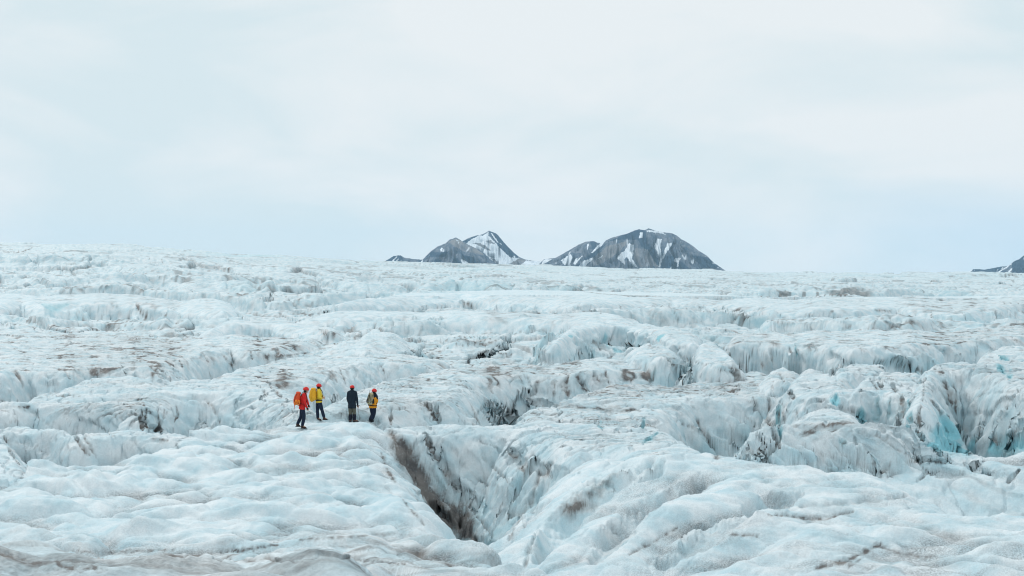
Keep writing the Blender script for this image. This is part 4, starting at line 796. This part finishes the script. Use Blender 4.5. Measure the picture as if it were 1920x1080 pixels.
M = dict(skin=cloth('skin', (0.55, 0.32, 0.23), 0.55, 0.05), red=cloth('red_shell', (0.62, 0.022, 0.02)), helmet=cloth('red_helmet', (0.66, 0.03, 0.028), 0.35, 0.03),
         yellow=cloth('yellow_shell', (0.80, 0.56, 0.05)), gold=cloth('gold_pack', (0.78, 0.40, 0.03)), navy=cloth('navy_shell', (0.010, 0.022, 0.036)), black=cloth('black_cloth', (0.012, 0.014, 0.02)),
         darknavy=cloth('dark_trousers', (0.010, 0.020, 0.045)), olive=cloth('olive_trousers', (0.13, 0.125, 0.095)), orange=cloth('orange_shell', (0.85, 0.33, 0.02)), packred=cloth('orange_red_pack', (0.72, 0.085, 0.03)),
         rope=cloth('orange_rope', (0.9, 0.25, 0.03), 0.7, 0.2, 60), tan=cloth('tan_pack', (0.50, 0.43, 0.26)), boot=cloth('boot_leather', (0.05, 0.03, 0.025)), hair=cloth('dark_hair', (0.02, 0.014, 0.012)),
         metal=cloth('metal', (0.25, 0.26, 0.28), 0.3, 0.02), glove=cloth('glove', (0.02, 0.02, 0.02)), gaiter=cloth('gaiter', (0.012, 0.015, 0.03)), white=cloth('white_mark', (0.8, 0.8, 0.82)), brownboot=cloth('brown_boot', (0.13, 0.075, 0.06)))
V = Vector
def tube(bm, pts, rad, seg=12, flat=None):
    """closed tube through points; rad = list of r or (r_side, r_front); flat = reference side direction"""
    pts = [V(p) for p in pts]; rings = []
    side = V(flat).normalized() if flat is not None else None
    n = len(pts)
    for i, p in enumerate(pts):
        d = (pts[min(i + 1, n - 1)] - pts[max(i - 1, 0)]).normalized()
        if side is None:
            side = d.orthogonal().normalized()
        a = (side - d * side.dot(d)).normalized(); b = d.cross(a).normalized()
        if flat is None: side = a
        r = rad[i]; ra, rb = r if isinstance(r, tuple) else (r, r)
        rings.append([bm.verts.new(p + a * (ra * math.cos(q)) + b * (rb * math.sin(q))) for q in [2 * math.pi * k / seg for k in range(seg)]])
    for i in range(n - 1):
        for k in range(seg):
            bm.faces.new((rings[i][k], rings[i][(k + 1) % seg], rings[i + 1][(k + 1) % seg], rings[i + 1][k]))
    bm.faces.new(rings[0][::-1]); bm.faces.new(rings[-1])
def smooth_path(pts, rad, k=4):
    """Catmull-Rom through joints so that limbs bend softly"""
    P = [V(p) for p in pts]; R = [r if isinstance(r, tuple) else (r, r) for r in rad]; oP, oR = [], []
    n = len(P)
    for i in range(n - 1):
        a, b, c, d = P[max(i - 1, 0)], P[i], P[i + 1], P[min(i + 2, n - 1)]
        for j in range(k):
            t = j / k
            oP.append(0.5 * ((2 * b) + (c - a) * t + (2 * a - 5 * b + 4 * c - d) * t * t + (3 * b - a - 3 * c + d) * t ** 3))
            oR.append((R[i][0] * (1 - t) + R[i + 1][0] * t, R[i][1] * (1 - t) + R[i + 1][1] * t))
    oP.append(P[-1]); oR.append(R[-1])
    return oP, oR
def limb(bm, pts, rad, seg=12, flat=None, k=4):
    p, r = smooth_path(pts, rad, k); tube(bm, p, r, seg, flat)
def ball(bm, c, r, rot=None, seg=18):
    r = r if isinstance(r, tuple) else (r, r, r)
    m = Matrix.Translation(V(c)) @ (rot.to_4x4() if rot else Matrix.Identity(4)) @ Matrix.Diagonal((*r, 1))
    bmesh.ops.create_uvsphere(bm, u_segments=seg, v_segments=seg // 2 + 2, radius=1.0, matrix=m)
def box(bm, size, mat, bev=0.02):
    r = bmesh.ops.create_cube(bm, size=1.0, matrix=mat @ Matrix.Diagonal((*size, 1)))
    es = list({e for v in r['verts'] for e in v.link_edges})
    if bev: bmesh.ops.bevel(bm, geom=es, offset=bev, segments=3, affect='EDGES', profile=0.5)
def part(name, bm, mat, parent=None, voxel=None, sm=4):
    """one mesh object; with voxel set the pieces are fused into one continuous skin"""
    me = bpy.data.meshes.new(name); bmesh.ops.recalc_face_normals(bm, faces=bm.faces); bm.to_mesh(me); bm.free()
    o = bpy.data.objects.new(name, me); COL.objects.link(o)
    if voxel:
        r = o.modifiers.new('r', 'REMESH'); r.mode = 'VOXEL'; r.voxel_size = voxel; r.use_smooth_shade = True
        s_ = o.modifiers.new('s', 'SMOOTH'); s_.iterations = sm; s_.factor = 0.5
        dg = bpy.context.evaluated_depsgraph_get(); ev = o.evaluated_get(dg); m2 = bpy.data.meshes.new_from_object(ev)
        o.modifiers.clear(); o.data = m2; bpy.data.meshes.remove(me); me = m2; me.name = name
    me.polygons.foreach_set('use_smooth', np.ones(len(me.polygons), bool))
    me.materials.clear(); me.materials.append(mat)
    if parent is not None: o.parent = parent
    return o
def empty(name, loc):
    o = bpy.data.objects.new(name, None); o.location = loc; o.empty_display_size = 0.3; COL.objects.link(o)
    return o
def hand(bm, w, d, side):
    """palm, four curled fingers of unequal length and a thumb from the side of the palm"""
    d = V(d).normalized(); s_ = V(side).normalized(); s_ = (s_ - d * s_.dot(d)).normalized(); f = d.cross(s_)
    w = V(w)
    limb(bm, [w - d * .02, w + d * .03, w + d * .085], [(.022, .018), (.036, .017), (.040, .015)], 10, s_)
    for i, (L, o) in enumerate(((.068, -.030), (.078, -.010), (.073, .010), (.056, .029))):
        b = w + d * .08 + s_ * o
        limb(bm, [b, b + d * L * .45 + f * .008, b + d * L * .8 + f * .024, b + d * L * .92 + f * .04], [.0095, .009, .0085, .006], 8, None, 2)
    b = w + d * .025 - s_ * .03
    limb(bm, [b, b - s_ * .022 + d * .025 + f * .01, b - s_ * .030 + d * .05 + f * .022], [.012, .011, .008], 8, None, 2)

def make_person(J, loc, spec, label):
    """J: joints in metres relative to loc (x right, y away, z up); facing vector in J['face']"""
    face = V(J['face']).normalized(); lat = V((face.y, -face.x, 0))          # the person's right side
    root = empty('person', loc)
    tag(root, label, 'person', 'climbers on the ice ridge')
    head, neck, chest, waist, hips = [V(J[k]) for k in ('head', 'neck', 'chest', 'waist', 'hips')]
    hf = V(J.get('look', J['face'])).normalized(); hl = V((hf.y, -hf.x, 0))
    rot = Matrix((hl, hf, V((0, 0, 1)))).transposed()
    # body: one continuous surface from crown to feet
    bm = bmesh.new()
    ball(bm, head, (.076, .094, .112), rot); ball(bm, head + hf * .03 - V((0, 0, .06)), (.055, .06, .055), rot)
    limb(bm, [head + hf * .088 + V((0, 0, .018)), head + hf * .110 - V((0, 0, .018)), head + hf * .086 - V((0, 0, .024))], [.009, .014, .012], 8)
    for q in (-1, 1):
        ball(bm, head + hl * (.076 * q) - V((0, 0, .01)), (.012, .022, .032), rot, 10)
        ball(bm, head + hl * (.030 * q) + hf * .082 + V((0, 0, .012)), .013, None, 10)
    ball(bm, head + hf * .086 - V((0, 0, .052)), (.024, .012, .008), rot, 10)
    limb(bm, [head - V((0, 0, .05)), neck, neck - V((0, 0, .08))], [.052, .054, .08])
    limb(bm, [neck - V((0, 0, .03)), chest, waist, hips, hips - V((0, 0, .08))], [(.11, .08), (.155, .10), (.135, .09), (.155, .105), (.13, .09)], 16, lat)
    for sd_ in 'rl':
        q = 1 if sd_ == 'r' else -1
        sh, el, wr = [V(J[sd_ + k]) for k in ('sh', 'el', 'wr')]
        limb(bm, [neck - V((0, 0, .05)), sh, el, wr], [.05, .048, .038, .026])
        hd = (wr - el).normalized()
        hand(bm, wr, V(J.get(sd_ + 'hd', hd)), J.get(sd_ + 'hs', face))
        hp, kn, an, to = [V(J[sd_ + k]) for k in ('hip', 'kn', 'an', 'toe')]
        limb(bm, [hp + V((0, 0, .05)), hp, kn, an], [.07, .082, .054, .036]); limb(bm, [an, an * .5 + to * .5 + V((0, 0, .01)), to], [.036, .034, .028])
    part('body', bm, M['skin'], root, 0.0075, 2)
    # clothing
    bm = bmesh.new(); hem = V(J['hem'])
    limb(bm, [neck + V((0, 0, .03)), neck - V((0, 0, .045)), chest, waist, hips * .5 + waist * .5, hem], [(.072, .07), (.14, .10), (.205, .135), (.18, .125), (.185, .135), (.20, .145)], 20, lat)
    for sd_ in 'rl':
        sh, el, wr = [V(J[sd_ + k]) for k in ('sh', 'el', 'wr')]
        limb(bm, [neck - V((0, 0, .06)), sh, sh * .5 + el * .5, el, wr + (wr - el).normalized() * .01], [.075, .078, .066, .058, .040])
    if spec.get('hood'): ball(bm, neck - hf * .05 - V((0, 0, .01)), (.115, .075, .06), rot)
    jk = part('jacket', bm, M[spec['jacket']], root, 0.011, 3)
    if spec.get('yoke'):
        bm = bmesh.new()
        limb(bm, [neck + V((0, 0, .035)), neck - V((0, 0, .045)), chest + V((0, 0, .07))], [(.076, .074), (.145, .106), (.212, .142)], 20, lat)
        for sd_ in 'rl':
            sh, el = V(J[sd_ + 'sh']), V(J[sd_ + 'el'])
            limb(bm, [neck - V((0, 0, .06)), sh, sh * .25 + el * .75], [.078, .083, .066])
        part('shoulder_yoke', bm, M[spec['yoke']], root, 0.011, 3)
    bm = bmesh.new()
    limb(bm, [waist, hips, hips - V((0, 0, .07))], [(.15, .105), (.172, .12), (.15, .11)], 18, lat)
    for sd_ in 'rl':
        hp, kn, an = [V(J[sd_ + k]) for k in ('hip', 'kn', 'an')]
        limb(bm, [hp + V((0, 0, .04)), hp * .7 + kn * .3, kn, kn * .45 + an * .55, an + V((0, 0, .02))], [.095, .100, .077, .076, .066])
    part('trousers', bm, M[spec['trousers']], root, 0.011, 3)
    for sd_ in 'rl':
        kn, an, to = [V(J[sd_ + k]) for k in ('kn', 'an', 'toe')]
        fd = V((to.x - an.x, to.y - an.y, 0)); fd = fd.normalized() if fd.length > 1e-4 else face
        bm = bmesh.new(); sole = min(an.z, to.z + .06) - .095
        limb(bm, [an * .8 + kn * .2, an, V((an.x, an.y, sole + .05))], [.068, .060, .058])
        limb(bm, [V((an.x, an.y, sole + .045)) - fd * .05, V((an.x, an.y, sole + .055)) + fd * .05, V((to.x, to.y, sole + .04)) - fd * .03, V((to.x, to.y, sole + .038)) + fd * .03], [(.045, .040), (.050, .048), (.052, .040), (.040, .030)], 14, V((fd.y, -fd.x, 0)))
        bt = part('boot', bm, M[spec['boots']], root, 0.009, 2)
        bm = bmesh.new()
        mt = Matrix.Translation(V((an.x + to.x, an.y + to.y, 0)) * .5 + V((0, 0, sole + .012))) @ Matrix((fd, V((-fd.y, fd.x, 0)), V((0, 0, 1)))).transposed().to_4x4()
        box(bm, (max(.27, (V((to.x, to.y, 0)) - V((an.x, an.y, 0))).length + .14), .10, .025), mt, .01)
        part('sole', bm, M['black'], bt)
        if spec.get('gaiters'):
            bm = bmesh.new(); limb(bm, [kn * .85 + an * .15, kn * .4 + an * .6, an - V((0, 0, .02))], [.084, .088, .072], 14)
            part('gaiter', bm, M['gaiter'], root)
        if spec.get('gloves'):
            el, wr = V(J[sd_ + 'el']), V(J[sd_ + 'wr']); bm = bmesh.new(); d = V(J.get(sd_ + 'hd', wr - el)).normalized()
            limb(bm, [wr - (wr - el).normalized() * .05, wr, wr + d * .09], [.040, .038, .046], 12); part('glove', bm, M['glove'], root)
    bm = bmesh.new()
    ball(bm, head - hf * .012 + V((0, 0, .004)), (.084, .092, .112), rot); bmesh.ops.delete(bm, geom=[v for v in bm.verts if (v.co - head).dot(hf) > .035 and v.co.z < head.z + .05], context='VERTS')
    part('hair', bm, M['hair'], root)
    # helmet: shell with rim, vents and chin strap
    up = (V((0, 0, 1)) + hf * .10).normalized(); fr = hf - up * hf.dot(up); fr.normalize(); lt_ = up.cross(fr) * -1
    hr = Matrix((lt_, fr, up)).transposed(); hc = head + V((0, 0, .035))
    bm = bmesh.new(); ball(bm, hc, (.112, .132, .108), hr, 28)
    bmesh.ops.delete(bm, geom=[v for v in bm.verts if (v.co - hc).dot(up) < -.022], context='VERTS')
    hel = part('helmet', bm, M['helmet'], root)
    sol = hel.modifiers.new('t', 'SOLIDIFY'); sol.thickness = .006
    bm = bmesh.new()
    P = [hc - up * .022 + lt_ * (.114 * math.cos(a)) + fr * (.134 * math.sin(a)) for a in [2 * math.pi * k / 28 for k in range(29)]]
    tube(bm, P, [.007] * 29, 6); part('rim', bm, M['helmet'], hel)
    bm = bmesh.new()
    for a in (-.055, -.02, .02, .055):
        Q = [hc + lt_ * a + fr * (.125 * math.sin(t_)) * math.sqrt(max(0.05, 1 - (a / .112) ** 2)) + up * (.108 * math.cos(t_) * math.sqrt(1 - (a / .112) ** 2) + .001) for t_ in [-.9 + .3 * k for k in range(7)]]
        tube(bm, Q, [.005] * 7, 6)
    part('vent_ridge', bm, M['helmet'], hel)
    bm = bmesh.new()
    for q in (-1, 1): tube(bm, [hc + lt_ * (.10 * q) - up * .02, head + hl * (.082 * q) - V((0, 0, .06)), head + hf * .05 - V((0, 0, .118))], [.006] * 3, 6)
    part('chin_strap', bm, M['black'], hel)
    return root

def pack_frame(J, off=0.13):
    face = V(J['face']).normalized(); lat = V((face.y, -face.x, 0))
    up = (V(J['neck']) - V(J['waist'])).normalized(); fr = (face - up * face.dot(up)).normalized(); lt_ = up.cross(fr) * -1
    return face, lat, up, fr, lt_
def make_pack(J, loc, spec, label):
    face, lat, up, fr, lt_ = pack_frame(J)
    R4 = Matrix((lt_, fr, up)).transposed().to_4x4()
    c = (V(J['neck']) + V(J['waist'])) * .5 - fr * (.12 + spec['d'] / 2) + up * spec.get('lift', 0) + lt_ * spec.get('side', 0)
    root = empty('backpack', V(loc) + c); tag(root, label, 'backpack', 'packs worn by the climbers')
    W, D, H_ = spec['w'], spec['d'], spec['h']
    def at(x, y, z): return lt_ * x + fr * y + up * z
    bm = bmesh.new()
    limb(bm, [at(0, 0, -H_ / 2), at(0, -.015, -H_ * .42), at(0, -.02, -H_ * .1), at(0, -.01, H_ * .25), at(0, .0, H_ * .42), at(0, .01, H_ * .48)], [(W * .26, D * .26), (W * .44, D * .46), (W * .5, D * .56), (W * .44, D * .46), (W * .34, D * .34), (W * .2, D * .2)], 20, lt_)
    part('main_bag', bm, M[spec['main']], root, 0.011, 2)
    bm = bmesh.new(); ball(bm, at(0, .0, H_ * .47), (W * .40, D * .42, .06), R4.to_3x3()); part('lid', bm, M[spec['lid']], root)
    for q in (-1, 1):
        bm = bmesh.new(); limb(bm, [at(q * W * .46, -.01, -H_ * .40), at(q * W * .50, -.02, -H_ * .2), at(q * W * .46, -.01, 0)], [(.035, D * .25), (.045, D * .34), (.030, D * .22)], 12, lt_)
        part('side_pocket', bm, M[spec['pocket']], root)
        n = V(J['neck']) - c; ch = V(J['chest']) - c; wa = V(J['waist']) - c
        bm = bmesh.new()
        limb(bm, [at(q * .07, D * .45, H_ * .30), n + lt_ * (q * .10) - fr * .06 + up * .025, n + lt_ * (q * .115) + up * .045, ch + lt_ * (q * .115) + fr * .150, wa + lt_ * (q * .17) + fr * .06, at(q * W * .4, D * .4, -H_ * .35)], [(.028, .010)] * 6, 10, lt_)
        part('shoulder_strap', bm, M['black'], root)
        bm = bmesh.new(); limb(bm, [at(q * W * .33, -D * .30, H_ * .40), at(q * W * .36, -D * .50, H_ * .1), at(q * W * .33, -D * .50, -H_ * .3)], [(.011, .006)] * 3, 8, lt_)
        part('compression_strap', bm, M[spec.get('strap', 'black')], root)
    wa = V(J['hips']) - c + V((0, 0, .07)); bm = bmesh.new()
    P = [wa + lt_ * (.195 * math.cos(a)) + V(face) * (.145 * math.sin(a)) for a in [2 * math.pi * k / 20 for k in range(21)]]
    tube(bm, P, [(.012, .022)] * 21, 8, V((0, 0, 1)).cross(V((1, 0, 0)))); part('hip_belt', bm, M[spec.get('belt', 'black')], root)
    if spec.get('dangle'):
        bm = bmesh.new()
        limb(bm, [at(.05, -D * .3, -H_ * .46), at(.06, -D * .3, -H_ * .62), at(.04, -D * .28, -H_ * .78)], [(.018, .008)] * 3, 8, lt_)
        limb(bm, [at(-.05, -D * .25, -H_ * .46), at(-.06, -D * .3, -H_ * .60), at(-.02, -D * .2, -H_ * .9)], [(.012, .006)] * 3, 8, lt_)
        part('loose_strap', bm, M[spec['main']], root)
    if spec.get('stripe'):
        bm = bmesh.new()
        for q in (-1, 1): limb(bm, [at(q * .045, -D * .52, H_ * .38), at(q * .05, -D * .60, 0), at(q * .045, -D * .52, -H_ * .38)], [(.016, .008)] * 3, 8, lt_)
        part('front_panel', bm, M[spec['stripe']], root)
    return root, c, at

K1, K2 = 0.02287 / 8.71, 0.0238 / 8.71
def joints(k, ox, oy, d):
    """crop pixel joints -> metres; each value (x, y, depth)"""
    r = {}
    for n_, v in d.items():
        r[n_] = v if n_ in ('face', 'look', 'rhd', 'lhd', 'rhs', 'lhs') else V(((v[0] - ox) * k, v[2], (oy - v[1]) * k))
    return r
def stand(px, py):
    h = hit(px, py); return V((h[0], h[1], ground(h[0], h[1])))
# climber in red, walking to the right, bent under the pack
J = joints(K1, 440, 985, dict(head=(464, 362, 0), neck=(440, 412, 0), chest=(424, 480, 0), waist=(412, 575, 0), hips=(402, 640, 0), hem=(398, 672, 0),
    rsh=(437, 436, -.17), rel=(460, 560, -.23), rwr=(488, 640, -.14), lsh=(432, 436, .17), lel=(470, 545, .20), lwr=(500, 610, .10),
    rhip=(412, 668, -.08), rkn=(436, 800, -.09), ran=(408, 945, -.07), rtoe=(462, 972, -.08), lhip=(395, 668, .09), lkn=(376, 800, .10), lan=(318, 925, .12), ltoe=(352, 952, .12)))
J['face'] = (1, .28, 0); J['look'] = (1, .15, 0)
L1 = stand(571, 803.5); L1.z -= 0.0
make_person(J, L1, dict(jacket='red', trousers='darknavy', boots='boot', gloves=True), 'person in a red jacket stepping right, leftmost of the four climbers')
pk, pc, at = make_pack(J, L1, dict(w=.34, d=.27, h=.52, main='packred', lid='packred', pocket='packred', strap='black', belt='red', dangle=True, lift=-.05), 'orange red backpack with hanging straps on the climber in red')
face, lat, up, fr, lt_ = pack_frame(J)
rr = empty('climbing_rope', V(L1) + pc + at(.21, -.02, -.15)); tag(rr, 'bright orange climbing rope coiled on the side of the red backpack', 'rope')
for k_ in range(2):
    bm = bmesh.new()
    for m_ in range(4):
        cx = (-.055 if k_ == 0 else .06)
        P = [fr * (cx + (.050 - .006 * m_) * math.cos(a)) + up * ((.115 - .012 * m_) * math.sin(a)) + lt_ * (.012 * math.cos(2 * a) + .008 * m_) for a in [2 * math.pi * i / 20 for i in range(21)]]
        tube(bm, P, [.011] * 21, 7)
    part('coil', bm, M['rope'], rr)
bm = bmesh.new(); limb(bm, [fr * -.10 + lt_ * .02 + up * .02, lt_ * .04 + up * .03, fr * .11 + lt_ * .02 + up * .02], [.014] * 3, 8); part('wrap', bm, M['rope'], rr)
# climber in yellow
J = joints(K2, 690, 872, dict(head=(680, 308, 0), neck=(684, 345, 0), chest=(680, 415, 0), waist=(679, 505, 0), hips=(680, 560, 0), hem=(682, 572, 0),
    rsh=(688, 375, -.17), rel=(702, 478, -.21), rwr=(738, 500, -.12), lsh=(682, 375, .17), lel=(716, 470, .20), lwr=(748, 492, .06),
    rhip=(700, 585, -.09), rkn=(738, 700, -.10), ran=(772, 825, -.10), rtoe=(815, 850, -.12), lhip=(662, 585, .08), lkn=(652, 705, .08), lan=(660, 838, .06), ltoe=(702, 862, .02)))
J['face'] = (1, .5, 0); J['look'] = (.9, .7, 0); J['rhd'] = V((.7, .5, .1)); J['lhd'] = V((.5, -.6, .1))
L2 = stand(599, 789.5)
make_person(J, L2, dict(jacket='yellow', trousers='darknavy', boots='boot'), 'person in a yellow jacket standing behind the red jacket')
make_pack(J, L2, dict(w=.36, d=.30, h=.56, main='gold', lid='gold', pocket='gold', strap='gold', belt='black', lift=-.05), 'golden yellow backpack on the climber in yellow')
# climber in dark blue, back to the viewer, axe in the right hand
J = joints(K2, 1215, 880, dict(head=(1213, 308, 0), neck=(1213, 352, 0), chest=(1211, 430, 0), waist=(1211, 540, 0), hips=(1211, 615, 0), hem=(1212, 655, 0),
    rsh=(1270, 385, 0), rel=(1297, 500, -.02), rwr=(1306, 600, .03), lsh=(1156, 385, 0), lel=(1134, 490, .03), lwr=(1148, 570, .16),
    rhip=(1242, 640, 0), rkn=(1248, 745, .03), ran=(1252, 852, -.02), rtoe=(1300, 872, .02), lhip=(1182, 640, 0), lkn=(1182, 745, .03), lan=(1180, 850, 0), ltoe=(1186, 862, .16)))
J['face'] = (.05, 1, 0)
L3 = stand(660.5, 790.5)
make_person(J, L3, dict(jacket='navy', trousers='olive', boots='brownboot', gaiters=True, gloves=True, hood=True), 'person in a dark blue jacket and olive trousers, back turned')
bm = bmesh.new(); wr = J['rwr']
ax = empty('ice_axe', V(L3) + wr + V((0, 0, -.06))); tag(ax, 'long ice axe held like a cane by the climber in dark blue', 'ice axe')
tip = V(((1344 - 1215) * K2, .05, (880 - 868) * K2)) - wr + V((0, 0, .06))
top_ = V((0, 0, .0)) - tip.normalized() * .03
tube(bm, [top_, tip * .95], [(.014, .009)] * 2, 8); part('shaft', bm, M['metal'], ax)
bm = bmesh.new(); limb(bm, [top_ - V((.13, 0, .015)), top_ - V((.05, 0, -.012)), top_, top_ + V((.06, 0, .006)), top_ + V((.10, 0, -.01))], [(.004, .006), (.008, .014), (.012, .016), (.010, .014), (.006, .022)], 8, V((0, 1, 0))); part('head', bm, M['metal'], ax)
bm = bmesh.new(); tube(bm, [tip * .94, tip * 1.06], [.010, .002], 8); tube(bm, [tip * .935, tip * .95], [.026, .026], 12); part('spike', bm, M['metal'], ax)
# climber in orange with black shoulders
J = joints(K2, 1530, 868, dict(head=(1583, 358, 0), neck=(1570, 398, 0), chest=(1558, 465, 0), waist=(1556, 560, 0), hips=(1560, 620, 0), hem=(1560, 640, 0),
    rsh=(1612, 425, -.02), rel=(1630, 520, .02), rwr=(1610, 580, .14), lsh=(1508, 425, .04), lel=(1470, 520, .04), lwr=(1480, 575, .16),
    rhip=(1582, 645, -.01), rkn=(1580, 745, .02), ran=(1548, 845, .0), rtoe=(1556, 850, .14), lhip=(1536, 645, .02), lkn=(1545, 750, .05), lan=(1512, 838, .04), ltoe=(1518, 842, .18)))
J['face'] = (.28, 1, 0); J['look'] = (.9, .5, -.2)
L4 = stand(696, 790)
make_person(J, L4, dict(jacket='orange', yoke='navy', trousers='darknavy', boots='black', gloves=True), 'person in an orange jacket with dark shoulders, rightmost climber')
pk, pc, at = make_pack(J, L4, dict(w=.30, d=.20, h=.50, main='tan', lid='tan', pocket='black', strap='black', belt='black', stripe='black', side=-.04), 'tan and black backpack on the climber in orange')
face, lat, up, fr, lt_ = pack_frame(J)
ax2 = empty('ice_axe', V(L4) + pc + at(-.02, -.13, .12)); tag(ax2, 'short dark ice axe strapped upright on the tan backpack', 'ice axe')
bm = bmesh.new(); tube(bm, [up * -.22, up * .30], [(.014, .010)] * 2, 8); part('shaft', bm, M['black'], ax2)
bm = bmesh.new(); limb(bm, [up * -.24 - lt_ * .10, up * -.225, up * -.235 + lt_ * .08], [(.006, .008), (.011, .014), (.007, .018)], 8); part('head', bm, M['metal'], ax2)
print('done', round(time.time() - T0, 1), [tuple(round(c, 2) for c in L) for L in (L1, L2, L3, L4)])
